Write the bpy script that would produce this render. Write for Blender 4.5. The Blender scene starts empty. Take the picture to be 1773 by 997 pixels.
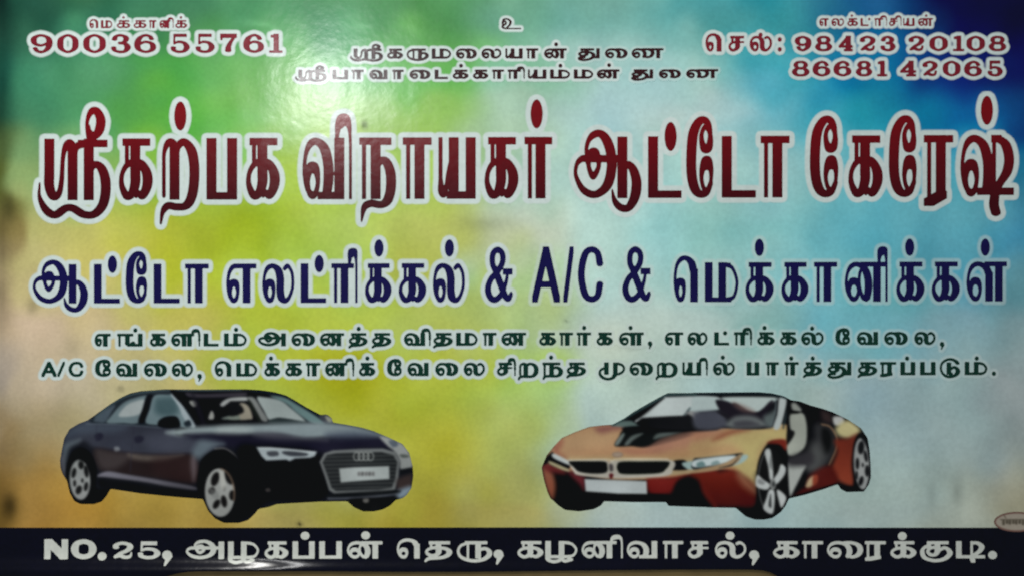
import bpy, math, random
import numpy as np
from mathutils import Vector

# ---------------------------------------------------------------- camera, light, exposure
SC = bpy.context.scene
COL = SC.collection
CX, CY, ZC = 886.5, 498.5, 1.5          # centre of the sign in millimetres, and its height in metres
DIST = 2.6

cam_d = bpy.data.cameras.new("camera")
cam = bpy.data.objects.new("camera", cam_d)
COL.objects.link(cam)
cam.location = (0, -DIST, ZC)
cam.rotation_euler = (math.radians(90), 0, 0)
cam_d.sensor_width = 36
cam_d.lens = 36 * DIST / 1.773
cam_d.clip_start = 0.05
cam_d.clip_end = 100
cam_d.dof.use_dof = True
cam_d.dof.focus_distance = 2.35          # the phone focused slightly short of the print
cam_d.dof.aperture_fstop = 1.75
SC.camera = cam

world = bpy.data.worlds.new("World")
SC.world = world
world.use_nodes = True
wb = world.node_tree.nodes["Background"]
wb.inputs[0].default_value = (0.80, 0.92, 1.0, 1)
wb.inputs[1].default_value = 0.15

def area_lamp(name, loc, target, size, size_y, power, color):
    d = bpy.data.lights.new(name, 'AREA')
    d.shape = 'RECTANGLE'; d.size = size; d.size_y = size_y
    d.energy = power; d.color = color
    o = bpy.data.objects.new(name, d); COL.objects.link(o)
    o.location = loc
    o.rotation_euler = (Vector(target) - Vector(loc)).to_track_quat('-Z', 'Y').to_euler()
    return o

# the lamp whose reflection burns out beside the heading
area_lamp("shop_lamp", (-0.58, -2.55, 2.18), (-0.25, 0, 1.8), 0.11, 0.075, 6.0, (1.0, 1.0, 1.0))
# unseen wide lamp, added and fitted for the brightness falloff across the print
area_lamp("added_fill_lamp", (-0.52, -2.14, 3.06), (-0.97, 0, 1.21), 0.5, 0.3, 39, (1.0, 0.985, 0.95))

SC.view_settings.view_transform = 'Standard'
SC.view_settings.look = 'None'
SC.view_settings.exposure = 0.31
SC.view_settings.gamma = 1.0
SC.view_settings.use_curve_mapping = False

# ---------------------------------------------------------------- the sheet's shape
def wave(px, py):
    """how far (metres) the hanging vinyl stands off, at (px, py) millimetres"""
    px = np.asarray(px, float); py = np.asarray(py, float)
    w = 1.6 * np.sin(px / 210.0 + 0.6 * np.sin(py / 330.0))
    w = w + 0.5 * np.sin(px / 71.0 + 1.3 + py / 520.0) * np.exp(-((px - 620) / 420.0) ** 2)
    w = w + 1.1 * np.sin(py / 260.0 + px / 900.0)
    # soft roll along the bottom hem
    w = w + (8.4 - 4.5 * np.tanh((px - 480) / 70.0)) * np.exp(-((py - 986) / 16.0) ** 2)
    return w / 1000.0

LAYER = 0.00009
def to_world(px, py, layer):
    px = np.asarray(px, float); py = np.asarray(py, float)
    return np.stack([(px - CX) / 1000.0, -(wave(px, py) + layer * LAYER) - 0.01,
                     (CY - py) / 1000.0 + ZC], axis=-1)

GLOSS = 0.0042     # what the varnish adds everywhere
def to_lin(c):
    c = np.asarray(c, float) / 255.0
    return np.where(c <= 0.04045, c / 12.92, ((c + 0.055) / 1.055) ** 2.4)

# ---------------------------------------------------------------- objects
ORIGIN = Vector((0, 0, ZC - 0.51))
def link(o, parent=None):
    COL.objects.link(o)
    if parent is not None:
        o.parent = parent
    return o

def mesh_object(name, verts, faces, mat, parent=None, colours=None, smooth=True):
    me = bpy.data.meshes.new(name)
    v = np.asarray(verts, float) - np.array(ORIGIN)
    me.from_pydata([tuple(a) for a in v], [], faces)
    if colours is not None:
        at = me.color_attributes.new("print", 'FLOAT_COLOR', 'POINT')
        c = np.ones((len(v), 4), np.float32); c[:, :3] = colours
        at.data.foreach_set("color", c.ravel())
    if smooth:
        me.polygons.foreach_set("use_smooth", [True] * len(me.polygons))
    me.materials.append(mat)
    me.update()
    o = bpy.data.objects.new(name, me)
    return link(o, parent)

# ---------------------------------------------------------------- marching squares
def march(D, ox, oy, step, layer, colour=None, block=8):
    """mesh the region D < 0 of a grid of distances; returns vertices, faces, colours"""
    D = np.where(np.abs(D) < 1e-4, 1e-4, D)
    ny, nx = D.shape
    ins = D < 0
    s = ins[:-1, :-1].astype(int) + ins[:-1, 1:] + ins[1:, :-1] + ins[1:, 1:]
    P = []; index = {}; C = []; faces = []
    def corner(i, j):
        k = (i, j)
        r = index.get(k)
        if r is None:
            r = len(P); index[k] = r; P.append((ox + j * step, oy + i * step))
            if colour is not None: C.append(colour[i, j])
        return r
    def edge(i, j, i2, j2):
        if (i2, j2) < (i, j): i, j, i2, j2 = i2, j2, i, j
        k = (i, j, i2, j2)
        r = index.get(k)
        if r is None:
            a = D[i, j]; b = D[i2, j2]; t = a / (a - b)
            r = len(P); index[k] = r
            P.append((ox + (j + (j2 - j) * t) * step, oy + (i + (i2 - i) * t) * step))
            if colour is not None: C.append(colour[i, j] * (1 - t) + colour[i2, j2] * t)
        return r
    full = s == 4
    if colour is not None: block = 1
    for i in range(ny - 1):
        row = full[i]
        if not row.any(): continue
        js = np.flatnonzero(row)
        a = js[0]; p = a
        runs = []
        for j in js[1:]:
            if j != p + 1 or j % block == 0:
                runs.append((a, p)); a = j
            p = j
        runs.append((a, p))
        for a, p in runs:
            a = int(a); p = int(p)
            faces.append((corner(i, a), corner(i + 1, a), corner(i + 1, p + 1), corner(i, p + 1)))
    part = np.argwhere((s > 0) & (s < 4))
    for i, j in part:
        i = int(i); j = int(j)
        cs = [(i, j), (i + 1, j), (i + 1, j + 1), (i, j + 1)]
        poly = []
        for q in range(4):
            a = cs[q]; b = cs[(q + 1) % 4]
            if ins[a]: poly.append(corner(*a))
            if ins[a] != ins[b]: poly.append(edge(*a, *b))
        if len(poly) >= 3: faces.append(tuple(poly))
    if not P: return None
    P = np.array(P)
    return to_world(P[:, 0], P[:, 1], layer), faces, (np.array(C) if colour is not None else None)

# ---------------------------------------------------------------- glyphs
# strokes in a unit box: y = 0 baseline, y = 1 top of the letters
def L(x1, y1, x2, y2, w=1.0, h=1.0): return ('l', [(x1, y1, w), (x2, y2, w)], h)
def S(*a): return ('s', [tuple(a[i:i + 3]) for i in range(0, len(a), 3)], 1.0)
def shift(strokes, x0, x1, y0=0.0, y1=1.0):
    return [(t, [(x0 + (x1 - x0) * p[0], y0 + (y1 - y0) * p[1], p[2]) for p in pts], h) for t, pts, h in strokes]
def rot(strokes):
    return [(t, [(1 - p[0], 1 - p[1], p[2]) for p in pts], h) for t, pts, h in strokes]

INNER = [S(.14,.25,.45, .19,.45,.7, .34,.56,1.0, .50,.45,.7, .56,.25,.45, .48,.06,.5, .34,.0,.6, .20,.06,.5, .14,.25,.45),
         S(.24,.46,.7, .34,.5,.9, .45,.46,.7)]
def head(x0, x1, tail='down'):
    o = [.34,0,.5, .12,.13,.45, .0,.42,.4, .05,.74,.4, .22,.94,.6, .5,1,.85]
    if tail == 'down': o += [.82,.88,1, .98,.6,1, 1,.3,1, .93,.03,.9]
    elif tail == 'stem': o += [.82,.9,1, .97,.7,1]
    elif tail == 'bar': o += [.8,1,.9]
    g = INNER + [S(*o)]
    if tail == 'stem': g = g + [L(.97,.7,.97,0)]
    return shift(g, x0, x1)

G = {}
G['ka'] = [L(.24,1,.9,1), L(.22,1,.22,.6,.42),
           S(.5,.62,.6, .25,.59,.5, .05,.42,.45, .03,.2,.55, .22,0,.8, .42,.06,.9, .53,.25,1, .53,.5,1),
           L(.53,1,.53,.4),
           S(.5,.61,.6, .76,.6,.8, .96,.42,1, .97,.2,1, .8,.01,.8, .64,.06,.4, .56,.02,.4)]
G['ta'] = [L(.24,1,.9,1), L(.22,1,.22,.65,.42),
           S(.5,.66,.6, .25,.63,.5, .05,.46,.45, .05,.26,.55, .22,.1,.7, .42,.14,.9, .53,.3,1, .53,.5,1),
           L(.53,1,.53,.4),
           S(.5,.62,.6, .78,.6,.8, .97,.42,1, .93,.15,1, .7,-.03,1, .38,-.08,.9, .12,-.12,.7, -.02,-.28,.3)]
G['tu'] = shift([L(.24,1,.9,1), L(.22,1,.22,.65,.42),
           S(.5,.66,.5, .25,.64,.5, .05,.5,.45, .05,.34,.5, .22,.2,.6, .42,.24,.8, .53,.36,1, .53,.5,1),
           L(.53,1,.53,.45),
           S(.5,.66,.5, .8,.6,.8, .98,.35,1, .95,.05,1, .75,-.2,.9, .4,-.34,.7, .1,-.28,.5, .0,-.12,.45, .15,.0,.4, .4,.02,.4)], 0, .74) + \
           [L(.95,1,.95,0,.9), L(.74,.0,.95,.0,.5)]
G['ku'] = [L(.27,1,.86,1), L(.27,1,.22,.7,.6), S(.5,.68,.6, .3,.62,.6, .2,.38,.6, .3,.15,.7, .46,.15,.9, .56,.4,1, .56,.7,1), L(.55,1,.55,.5),
           S(.22,.8,.5, .05,.6,.6, .0,.3,.8, .1,-.08,.9, .45,-.27,1, .8,-.15,1, 1,.2,1, .95,.5,.9, .8,.64,.7, .68,.52,.5)]
G['ra'] = [L(0,1,1,1), L(.02,1,.02,0,.42), L(.62,1,.62,0)]
G['aa'] = G['ra']
G['raf'] = [L(0,1,1,1), L(.02,1,.02,0,.42), L(.62,1,.62,.02), L(.68,-.03,.0,-.17,1,1)]
G['ru'] = shift(G['ra'], .3, .85) + [S(.35,1,.4, .08,.78,.45, 0,.35,.5, .12,-.05,.6, .45,-.27,.9, .78,-.2,1, .98,.08,1, 1,.38,.9, .87,.58,.8, .68,.5,.6)]
G['pa'] = [L(0,1,0,0), L(0,0,1,0), L(1,1,1,0)]
G['ya'] = [L(-.03,1,-.03,.25,.42), S(-.03,.3,.42, .0,.08,.7, .08,.02,.6, .18,.16,.5, .3,.4,.8, .42,.62,1),
           L(.42,1,.42,0), L(.35,0,1,0), L(1,1,1,0)]
G['ma'] = [L(0,1,0,0), L(0,0,.7,0), L(.5,1,.5,0), L(.5,1,.7,1,.8,.8),
           S(.66,1,.5, .88,.9,.4, 1.03,.6,.4, 1.03,.35,.4, .92,.08,.4, .68,0,.5)]
G['mu'] = [L(.27,1,.27,.1), S(.18,.58,.5, .03,.38,.5, .0,.05,.6, .12,-.3,.8, .34,-.45,.9, .54,-.32,.9, .62,-.05,1), L(.64,1,.64,.0),
           L(.64,1,.78,1,.5,.8), S(.76,1,.5, .93,.85,.45, 1.0,.55,.45, .93,.22,.45, .78,.03,.5)]
G['zha'] = G['ma'] + [S(-.02,.05,.8, .0,-.2,.8, .2,-.34,.7, .42,-.26,.6, .5,-.16,.5, .62,-.3,.6, .85,-.2,.8)]
G['la'] = head(0, .62, 'stem')[:-2] + [S(.21,0,.5, .07,.13,.45, 0,.42,.4, .03,.74,.4, .14,.94,.6, .32,1,.85, .5,.9,1, .58,.65,1, .58,.3,1, .63,.06,1, .75,-.01,.7, .9,.1,.45, 1.02,.4,.4, 1.01,.75,.4, .92,.94,.4, .83,1,.5, .74,.93,.5)]
G['va'] = head(0, .66, 'down') + [L(.5,.0,.96,.0), L(.96,1,.96,0)]
G['vi'] = G['va']
G['ev'] = [(t, [(p[0], p[1] * 1.0, p[2]) for p in pts], h) for t, pts, h in INNER and shift(INNER, 0, .8)] + \
          [S(.27,0,.5, .1,.13,.45, 0,.5,.4, .05,.9,.4, .22,1.12,.55, .5,1.2,.8, .8,1.08,1, .93,.8,1), L(.95,.82,.95,0)]
G['ee'] = [S(.52,1.08,.45, .62,1.2,.4, .78,1.24,.4, .95,1.12,.45, .97,.98,.6, .88,.85,.8, .72,.82,.9, .57,.92,.6, .52,1.08,.45),
           S(.99,1.1,.4, .92,1.26,.5, .7,1.36,.7, .4,1.34,.9, .1,1.12,1, .0,.72,1, .02,.35,1, .18,.1,1, .45,0,.9, .8,.04,.6, 1.0,.2,.45),
           S(1.02,.32,.4, .98,.5,.6, .8,.64,.9, .62,.53,.7, .52,.33,.45, .6,.14,.4, .78,.06,.4, .95,.14,.4, 1.02,.32,.4),
           S(.68,.5,.7, .8,.56,.9, .9,.5,.7)]
G['lla'] = head(0, .62, 'stem') + [L(.58,1,1,1), L(.88,1,.88,0)]
G['na'] = head(0, .62, 'down') + [S(.5,.97,.4, .38,.75,.4, .37,.4,.4, .45,.08,.5, .56,0,.6), L(.5,1,1,1), L(.86,1,.86,0)]
G['nna'] = head(0, .42, 'down') + [S(.28,.97,.5, .5,1,.7, .66,.8,1, .69,.45,1, .62,.1,.9, .5,0,.6, .42,.08,.5), L(.55,1,1,1), L(.88,1,.88,0)]
G['ai'] = head(0, .66, 'down') + [S(.45,.98,.5, .7,1,.7, .92,.85,1, 1,.5,1, .93,.15,1, .78,0,.7, .66,.03,.5)]
G['nga'] = [L(0,1,.55,1), L(.0,1,.0,0,.42), L(.38,1,.38,.3), S(.38,.4,1, .38,.12,1, .5,0,.7, .6,.2,.5, .68,.25,.5, .72,.1,.6), L(.5,0,1,0), L(1,1,1,0)]
G['nda'] = [L(0,1,.82,1), L(-.01,1,-.01,0,.42), L(.42,1,.42,0),
            S(.45,.5,.5, .6,.63,.6, .8,.63,.9, .97,.42,1, .98,.12,1, .85,-.1,1, .62,-.17,.9, .25,-.15,.8, .0,-.22,.6, -.1,-.45,.2)]
G['rra'] = [S(-.02,.02,.38, -.02,.5,.38, -.01,.8,.4, .1,.97,.6, .25,.99,.8, .35,.85,1), L(.33,.85,.33,0),
            S(.33,.8,.8, .45,.93,.7, .65,1,.8, .87,.86,1, .97,.6,1, .97,.25,1, .88,-.03,1, .7,-.18,1, .4,-.2,.9, .12,-.18,.8, -.05,-.28,.5, -.12,-.48,.25)]
G['tta'] = [L(0,1,0,0), L(0,0,1,0)]
G['tti'] = [L(0,1,0,0), L(0,0,1,0), L(.55,1,.55,.1,.45), S(.58,.98,.6, .8,.97,.9, .98,.72,1, .88,.38,.9, .65,.12,.8), L(.55,0,.6,-.3,.8)]
G['ttu'] = [L(.46,.95,.46,.05), S(.46,.2,.8, .5,.02,.8, .62,.0,.6),
            S(1,.98,.9, .88,1.2,.9, .62,1.36,.6, .3,1.3,.5, .03,.98,.5, -.04,.5,.5, .06,.05,.5, .3,-.24,.6, .6,-.28,.8, .9,-.1,1, 1.02,.22,1, .93,.52,.9, .76,.62,.6, .66,.5,.5)]
G['e'] = shift(INNER, 0, .72) + [S(.24,0,.5, .08,.13,.45, 0,.45,.4, .05,.78,.45, .2,.97,.6, .4,1,.7), L(.4,1,1,1), L(.76,1,.76,0)]
_a = [S(.27,.5,.45, .36,.34,.55, .47,.5,.45, .46,.68,.6, .37,.8,.9, .28,.68,.6, .27,.5,.45), S(.3,.7,.7, .38,.74,.9, .44,.7,.7),
      S(.24,.6,.4, .22,.85,.4, .3,1.05,.5, .48,1.13,.9, .63,1.02,1, .73,.76,1, .74,.45,1, .64,.15,1, .4,.0,.9, .15,.09,.6, .0,.35,.4, .02,.56,.4, .13,.66,.5, .27,.65,.5),
      L(.3,.66,.95,.66,.6), L(.97,1,.97,0)]
G['a'] = _a
G['aaa'] = shift(_a, 0, .79) + [S(.8,.5,.5, .87,.55,.7, .95,.45,.9, 1,.22,1, .97,-.05,1, .87,-.24,.8, .74,-.24,.7, .64,-.12,.5, .6,.06,.2)]
G['sri'] = [S(.13,1,1, .13,.5,1, .13,.2,1, .19,.0,.9, .28,.06,.6, .32,.3,.5, .34,.7,.45, .38,.92,.6, .45,.99,.8, .5,.85,1),
            L(.13,1,.13,.4), L(.49,.85,.49,0), S(.49,.82,.8, .56,.93,.7, .68,.98,.6), L(.64,.98,.96,.98,.9), L(.74,1,.74,0),
            S(.76,.45,.5, .82,.58,.6, .92,.55,.9, .99,.35,1, 1,.08,1, .95,-.17,1, .82,-.33,1, .66,-.33,1, .5,-.22,.9, .38,-.22,.9, .22,-.34,1, .08,-.25,.8, -.02,-.02,.4, -.02,.22,.2),
            S(.77,1.0,.5, .725,1.15,.4, .715,1.38,.38, .77,1.56,.55, .86,1.58,.8, .925,1.42,.95, .90,1.22,.95, .83,1.12,.7, .765,1.18,.4, .735,1.28,.38)]
G['ssa'] = head(0, .55, 'down') + [L(.42,.03,1,.03), L(.68,1,.68,.15,.4), L(.68,1,.78,1,.6),
            S(.76,1,.8, .92,.9,1, 1,.65,1, .96,.4,1, .82,.2,.8, .72,.05,.9, .68,-.2,1, .72,-.36,1)]
G['ca'] = [L(.24,1,.9,1), L(.22,1,.22,.65,.42), L(.6,1,.6,.4), L(.6,.62,1,.62,.5,.7),
           S(.5,.62,.6, .25,.59,.5, .05,.42,.45, .03,.2,.55, .22,0,.8, .45,.06,.9, .6,.25,1, .6,.5,1)]
G['hook'] = [S(-.05,1.0,.35, -.03,1.14,.45, .08,1.3,.7, .35,1.43,1, .65,1.43,.9, .92,1.28,.5, 1.0,1.1,.32, 1.03,.9,.3), L(1.03,.95,1.03,0,.3), S(.2,1.3,.8,.4,1.35,1,.6,1.35,.8)]
G['u'] = [S(.15,.35,.6, .35,.45,.8, .4,.7,.6, .2,.75,.7, .1,.55,.5, .2,.3,.6), S(.1,.55,.8, .2,.95,.8, .55,1,.8, .8,.75,.9, .75,.4,.8, .5,.1,.6), S(.1,.4,.6,.1,.1,.7,.4,-.02,.8), L(.4,-.02,1.7,-.02,.6,.8)]

G['0'] = [S(0,.5,1.15, .08,.82,1, .5,1,.5, .92,.82,1, 1,.5,1.15, .92,.18,1, .5,0,.5, .08,.18,1, 0,.5,1.15)]
G['1'] = [L(.65,1,.65,0,.95), L(-.3,0,1.5,0,.3,.9), L(-.05,.93,.5,.97,.35)]
G['2'] = [S(.1,.7,1.1, .1,.86,.9, .45,1,.6, .85,.9,1, .93,.7,1.1, .75,.48,1, .4,.3,.8, .05,.05,.5), S(.08,.06,.6, .35,.12,1, .65,.02,1, .93,.08,.5, 1,.3,.3)]
G['3'] = [S(.1,.75,1, .18,.92,.8, .5,1,.6, .85,.9,1, .88,.7,1, .65,.55,.7, .42,.53,.5), S(.5,.53,.5, .85,.48,1, 1,.26,1.15, .82,.04,.9, .45,0,.6, .1,.1,.8, .05,.25,1)]
G['4'] = [L(.7,1,.02,.32,.4), L(-.05,.28,1,.28,.4), L(.7,1,.7,0,1.1), L(.42,0,1,0,.4)]
G['5'] = [L(.14,.99,.9,.99,.5,1.2), L(.12,1,.1,.55,.35), S(.1,.5,.35, .4,.6,.5, .82,.53,.9, 1,.28,1.1, .82,.05,.9, .42,0,.6, .08,.1,.8, .04,.25,1)]
G['6'] = [S(.9,.78,.9, .8,.92,.8, .5,1,.6, .15,.84,1, 0,.5,1.15, .08,.16,1, .5,0,.5, .9,.1,1, 1,.31,1.1, .88,.52,.9, .5,.6,.5, .15,.48,.6)]
G['7'] = [L(.0,.96,1,.96,.5,1.6), L(.0,1,.0,.78,.4), S(.95,.92,.5, .68,.62,.7, .5,.3,1, .48,.05,1.15)]
G['8'] = [S(.1,.76,.95, .2,.95,.8, .5,1,.5, .8,.95,.8, .9,.76,.95, .75,.57,.8, .5,.52,.6, .25,.57,.8, .1,.76,.95),
          S(.0,.26,1.1, .15,.47,.9, .5,.54,.6, .85,.47,.9, 1,.26,1.1, .85,.05,.9, .5,0,.5, .15,.05,.9, 0,.26,1.1)]
G['9'] = rot(G['6'])
G['A'] = [L(.5,1,.0,0,.8), L(.5,1,1,0,.9), L(.2,.3,.8,.3,.5)]
G['/'] = [L(1,1,0,0,1)]
G['C'] = [S(1.0,.72,1, .88,.93,.9, .55,1,.8, .2,.9,1, 0,.5,1, .2,.1,1, .55,0,.8, .88,.07,.9, 1.0,.3,1)]
G['&'] = [S(.35,.55,.8, .2,.72,.8, .22,.92,.8, .42,1,.7, .62,.92,.8, .62,.74,.8, .4,.55,.8, .12,.4,.8, .0,.2,.9, .12,.03,.9, .35,0,.8, .6,.12,.7, .78,.35,.5, .85,.55,.4),
          S(.3,.62,.9, .5,.36,1, .75,.06,.9, .9,.02,.7, 1,.1,.5), L(.7,.56,1,.56,.4)]
G['N'] = [L(0,1,0,0), L(1,1,1,0), L(.1,.95,.9,.05,.9,1.4)]
G['O'] = [S(0,.5,1.2, .12,.86,1, .5,1,.9, .88,.86,1, 1,.5,1.2, .88,.14,1, .5,0,.9, .12,.14,1, 0,.5,1.2)]

def catmull(pts, ds):
    p = np.array(pts, float)
    closed = np.allclose(p[0, :2], p[-1, :2])
    if closed: q = np.vstack([p[-2], p, p[1]])
    else: q = np.vstack([2 * p[0] - p[1], p, 2 * p[-1] - p[-2]])
    out = []
    for i in range(1, len(q) - 2):
        a, b, c, d = q[i - 1], q[i], q[i + 1], q[i + 2]
        n = max(2, int(np.hypot(*(c - b)[:2]) / ds) + 1)
        t = np.linspace(0, 1, n, endpoint=False)[:, None]
        out.append(0.5 * ((2 * b) + (-a + c) * t + (2 * a - 5 * b + 4 * c - d) * t ** 2 + (-a + 3 * b - 3 * c + d) * t ** 3))
    out.append(p[-1:])
    return np.vstack(out)

class Canvas:
    """a grid of distances to the ink, in millimetres"""
    def __init__(s, x0, y0, x1, y1, step=1.0):
        s.ox, s.oy, s.step = x0, y0, step
        s.nx = int((x1 - x0) / step) + 2; s.ny = int((y1 - y0) / step) + 2
        s.D = np.full((s.ny, s.nx), 99.0)
    def stamp(s, x, y, a, b, box, m):
        st = s.step
        j0 = max(0, int((x - a - m - s.ox) / st)); j1 = min(s.nx, int((x + a + m - s.ox) / st) + 2)
        i0 = max(0, int((y - b - m - s.oy) / st)); i1 = min(s.ny, int((y + b + m - s.oy) / st) + 2)
        if j1 <= j0 or i1 <= i0: return
        dx = np.abs(s.ox + np.arange(j0, j1) * st - x)[None, :]
        dy = np.abs(s.oy + np.arange(i0, i1) * st - y)[:, None]
        if box:
            qx = dx - a; qy = dy - b
            d = np.hypot(np.maximum(qx, 0), np.maximum(qy, 0)) + np.minimum(np.maximum(qx, qy), 0)
        else:
            q = np.sqrt((dx / a) ** 2 + (dy / b) ** 2) + 1e-6
            g = np.sqrt((dx / a ** 2) ** 2 + (dy / b ** 2) ** 2) / q + 1e-6
            d = np.where(q < .2, -min(a, b), (q - 1) / g)
        v = s.D[i0:i1, j0:j1]
        np.minimum(v, d, out=v)
    def glyph(s, name, x0, x1, top, base, wv, hp, m, box_all=False):
        ax = x0 + wv / 2; sx = max(1.0, x1 - x0 - wv)
        ay = base - hp / 2; sy = (base - top - hp)
        ds = .65; thin = .5 if wv < 9 else .12
        for t, pts, h in G[name]:
            P = np.array([(ax + p[0] * sx, ay - p[1] * sy, p[2]) for p in pts])
            if t == 's': Q = catmull(P, ds)
            else:
                n = max(2, int(np.hypot(*(P[1] - P[0])[:2]) / ds) + 1)
                k = np.linspace(0, 1, n)[:, None]; Q = P[0] * (1 - k) + P[1] * k
            for x, y, w in Q:
                w = max(w, thin if w > .3 else .12)
                s.stamp(x, y, wv / 2 * w, hp / 2 * h * (min(1.0, w + .45) if t == 's' else 1.0), t == 'l', m)
    def dot(s, x, y, rx, ry, m): s.stamp(x, y, rx, ry, False, m)

# ---------------------------------------------------------------- materials
def vinyl(name, build, rough=0.18, grain=0.10):
    """glossy printed vinyl: build(nodes, links) returns the socket of the ink's colour"""
    m = bpy.data.materials.new(name); m.use_nodes = True
    nt = m.node_tree; N = nt.nodes; K = nt.links
    b = N["Principled BSDF"]
    tc = N.new('ShaderNodeTexCoord')
    col = build(N, K, tc)
    # ink mottle
    n1 = N.new('ShaderNodeTexNoise'); n1.inputs['Scale'].default_value = 150; n1.inputs['Detail'].default_value = 3
    n2 = N.new('ShaderNodeTexNoise'); n2.inputs['Scale'].default_value = 9; n2.inputs['Detail'].default_value = 4
    K.new(tc.outputs['Object'], n1.inputs['Vector']); K.new(tc.outputs['Object'], n2.inputs['Vector'])
    ad = N.new('ShaderNodeMath'); ad.operation = 'ADD'
    K.new(n1.outputs['Fac'], ad.inputs[0]); K.new(n2.outputs['Fac'], ad.inputs[1])
    mr = N.new('ShaderNodeMapRange'); mr.inputs['From Min'].default_value = 0.6; mr.inputs['From Max'].default_value = 1.4
    mr.inputs['To Min'].default_value = 1 - grain; mr.inputs['To Max'].default_value = 1 + grain
    K.new(ad.outputs[0], mr.inputs['Value'])
    mx = N.new('ShaderNodeVectorMath'); mx.operation = 'SCALE'
    K.new(col, mx.inputs[0]); K.new(mr.outputs['Result'], mx.inputs['Scale'])
    K.new(mx.outputs['Vector'], b.inputs['Base Color'])
    b.inputs['Roughness'].default_value = rough
    b.inputs['Specular IOR Level'].default_value = 0.3
    # relief: fine weave plus vertical tension creases
    mp = N.new('ShaderNodeMapping'); mp.inputs['Scale'].default_value = (13, 1, 2.2)
    K.new(tc.outputs['Object'], mp.inputs['Vector'])
    n3 = N.new('ShaderNodeTexNoise'); n3.inputs['Scale'].default_value = 1.0; n3.inputs['Detail'].default_value = 1.6
    K.new(mp.outputs['Vector'], n3.inputs['Vector'])
    n4 = N.new('ShaderNodeTexNoise'); n4.inputs['Scale'].default_value = 60; n4.inputs['Detail'].default_value = 2
    K.new(tc.outputs['Object'], n4.inputs['Vector'])
    b1 = N.new('ShaderNodeBump'); b1.inputs['Strength'].default_value = 1; b1.inputs['Distance'].default_value = 0.0009
    b2 = N.new('ShaderNodeBump'); b2.inputs['Strength'].default_value = 1; b2.inputs['Distance'].default_value = 0.00022
    K.new(n3.outputs['Fac'], b1.inputs['Height']); K.new(n4.outputs['Fac'], b2.inputs['Height'])
    K.new(b1.outputs['Normal'], b2.inputs['Normal']); K.new(b2.outputs['Normal'], b.inputs['Normal'])
    return m

def flat(c):
    def f(N, K, tc):
        r = N.new('ShaderNodeRGB'); r.outputs[0].default_value = (*c, 1); return r.outputs[0]
    return f
def attr(N, K, tc):
    a = N.new('ShaderNodeAttribute'); a.attribute_name = "print"; return a.outputs['Color']
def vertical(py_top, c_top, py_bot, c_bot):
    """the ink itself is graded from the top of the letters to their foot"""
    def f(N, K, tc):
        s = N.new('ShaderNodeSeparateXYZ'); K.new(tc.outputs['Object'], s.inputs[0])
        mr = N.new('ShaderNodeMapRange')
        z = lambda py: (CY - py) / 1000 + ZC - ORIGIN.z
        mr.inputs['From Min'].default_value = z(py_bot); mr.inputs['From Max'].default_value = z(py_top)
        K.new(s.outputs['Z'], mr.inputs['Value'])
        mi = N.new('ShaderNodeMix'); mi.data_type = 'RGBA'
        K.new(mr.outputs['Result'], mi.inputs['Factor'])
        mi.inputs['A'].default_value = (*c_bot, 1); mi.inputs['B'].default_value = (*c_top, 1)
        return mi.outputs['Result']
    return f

M_SHEET = vinyl("printed_vinyl", attr, grain=0.10)
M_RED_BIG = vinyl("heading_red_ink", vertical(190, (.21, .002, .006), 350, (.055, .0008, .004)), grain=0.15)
M_RED = vinyl("red_ink", flat((.21, .014, .026)), grain=0.2)
M_BLUE = vinyl("navy_ink", flat((.006, .004, .070)), grain=0.2)
M_MAROON = vinyl("maroon_ink", flat((.035, .008, .010)), grain=0.2)
M_GREEN = vinyl("dark_green_ink", flat((.003, .035, .022)), grain=0.2)
M_BAND = vinyl("navy_band_ink", flat((.0012, .0012, .008)), grain=0.4)
M_PALE = vinyl("pale_ink", flat((.74, .76, .69)), grain=0.12)
M_CAR = vinyl("printed_car_ink", attr, grain=0.06)

def plain(name, c, rough, scale=8, amt=.25, bump=.003):
    m = bpy.data.materials.new(name); m.use_nodes = True
    N = m.node_tree.nodes; K = m.node_tree.links; b = N["Principled BSDF"]
    tc = N.new('ShaderNodeTexCoord')
    n = N.new('ShaderNodeTexNoise'); n.inputs['Scale'].default_value = scale; n.inputs['Detail'].default_value = 6
    K.new(tc.outputs['Object'], n.inputs['Vector'])
    mr = N.new('ShaderNodeMapRange'); mr.inputs['To Min'].default_value = 1 - amt; mr.inputs['To Max'].default_value = 1 + amt
    K.new(n.outputs['Fac'], mr.inputs['Value'])
    v = N.new('ShaderNodeVectorMath'); v.operation = 'SCALE'; v.inputs[0].default_value = c
    K.new(mr.outputs['Result'], v.inputs['Scale']); K.new(v.outputs[0], b.inputs['Base Color'])
    b.inputs['Roughness'].default_value = rough
    bu = N.new('ShaderNodeBump'); bu.inputs['Distance'].default_value = bump
    K.new(n.outputs['Fac'], bu.inputs['Height']); K.new(bu.outputs['Normal'], b.inputs['Normal'])
    return m

# ---------------------------------------------------------------- wall behind the sign
def slab(name, x0, x1, y0, y1, z0, z1, mat):
    v = [(x, y, z) for x in (x0, x1) for y in (y0, y1) for z in (z0, z1)]
    f = [(0, 1, 3, 2), (4, 6, 7, 5), (0, 4, 5, 1), (2, 3, 7, 6), (0, 2, 6, 4), (1, 5, 7, 3)]
    me = bpy.data.meshes.new(name); me.from_pydata(v, [], f); me.materials.append(mat); me.update()
    o = bpy.data.objects.new(name, me); return link(o)
wall = slab("wall", -2.2, 2.2, 0.004, 0.12, 0.0, 3.2, plain("beige_plaster", (.50, .33, .13), .9, 30))
wall["kind"] = "structure"

# ---------------------------------------------------------------- the sign
sign = bpy.data.objects.new("banner_sign", None)
link(sign); sign.location = ORIGIN
sign["label"] = "wide printed auto garage banner in green, yellow and blue with Tamil lettering and two cars"
sign["category"] = "banner"

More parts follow.
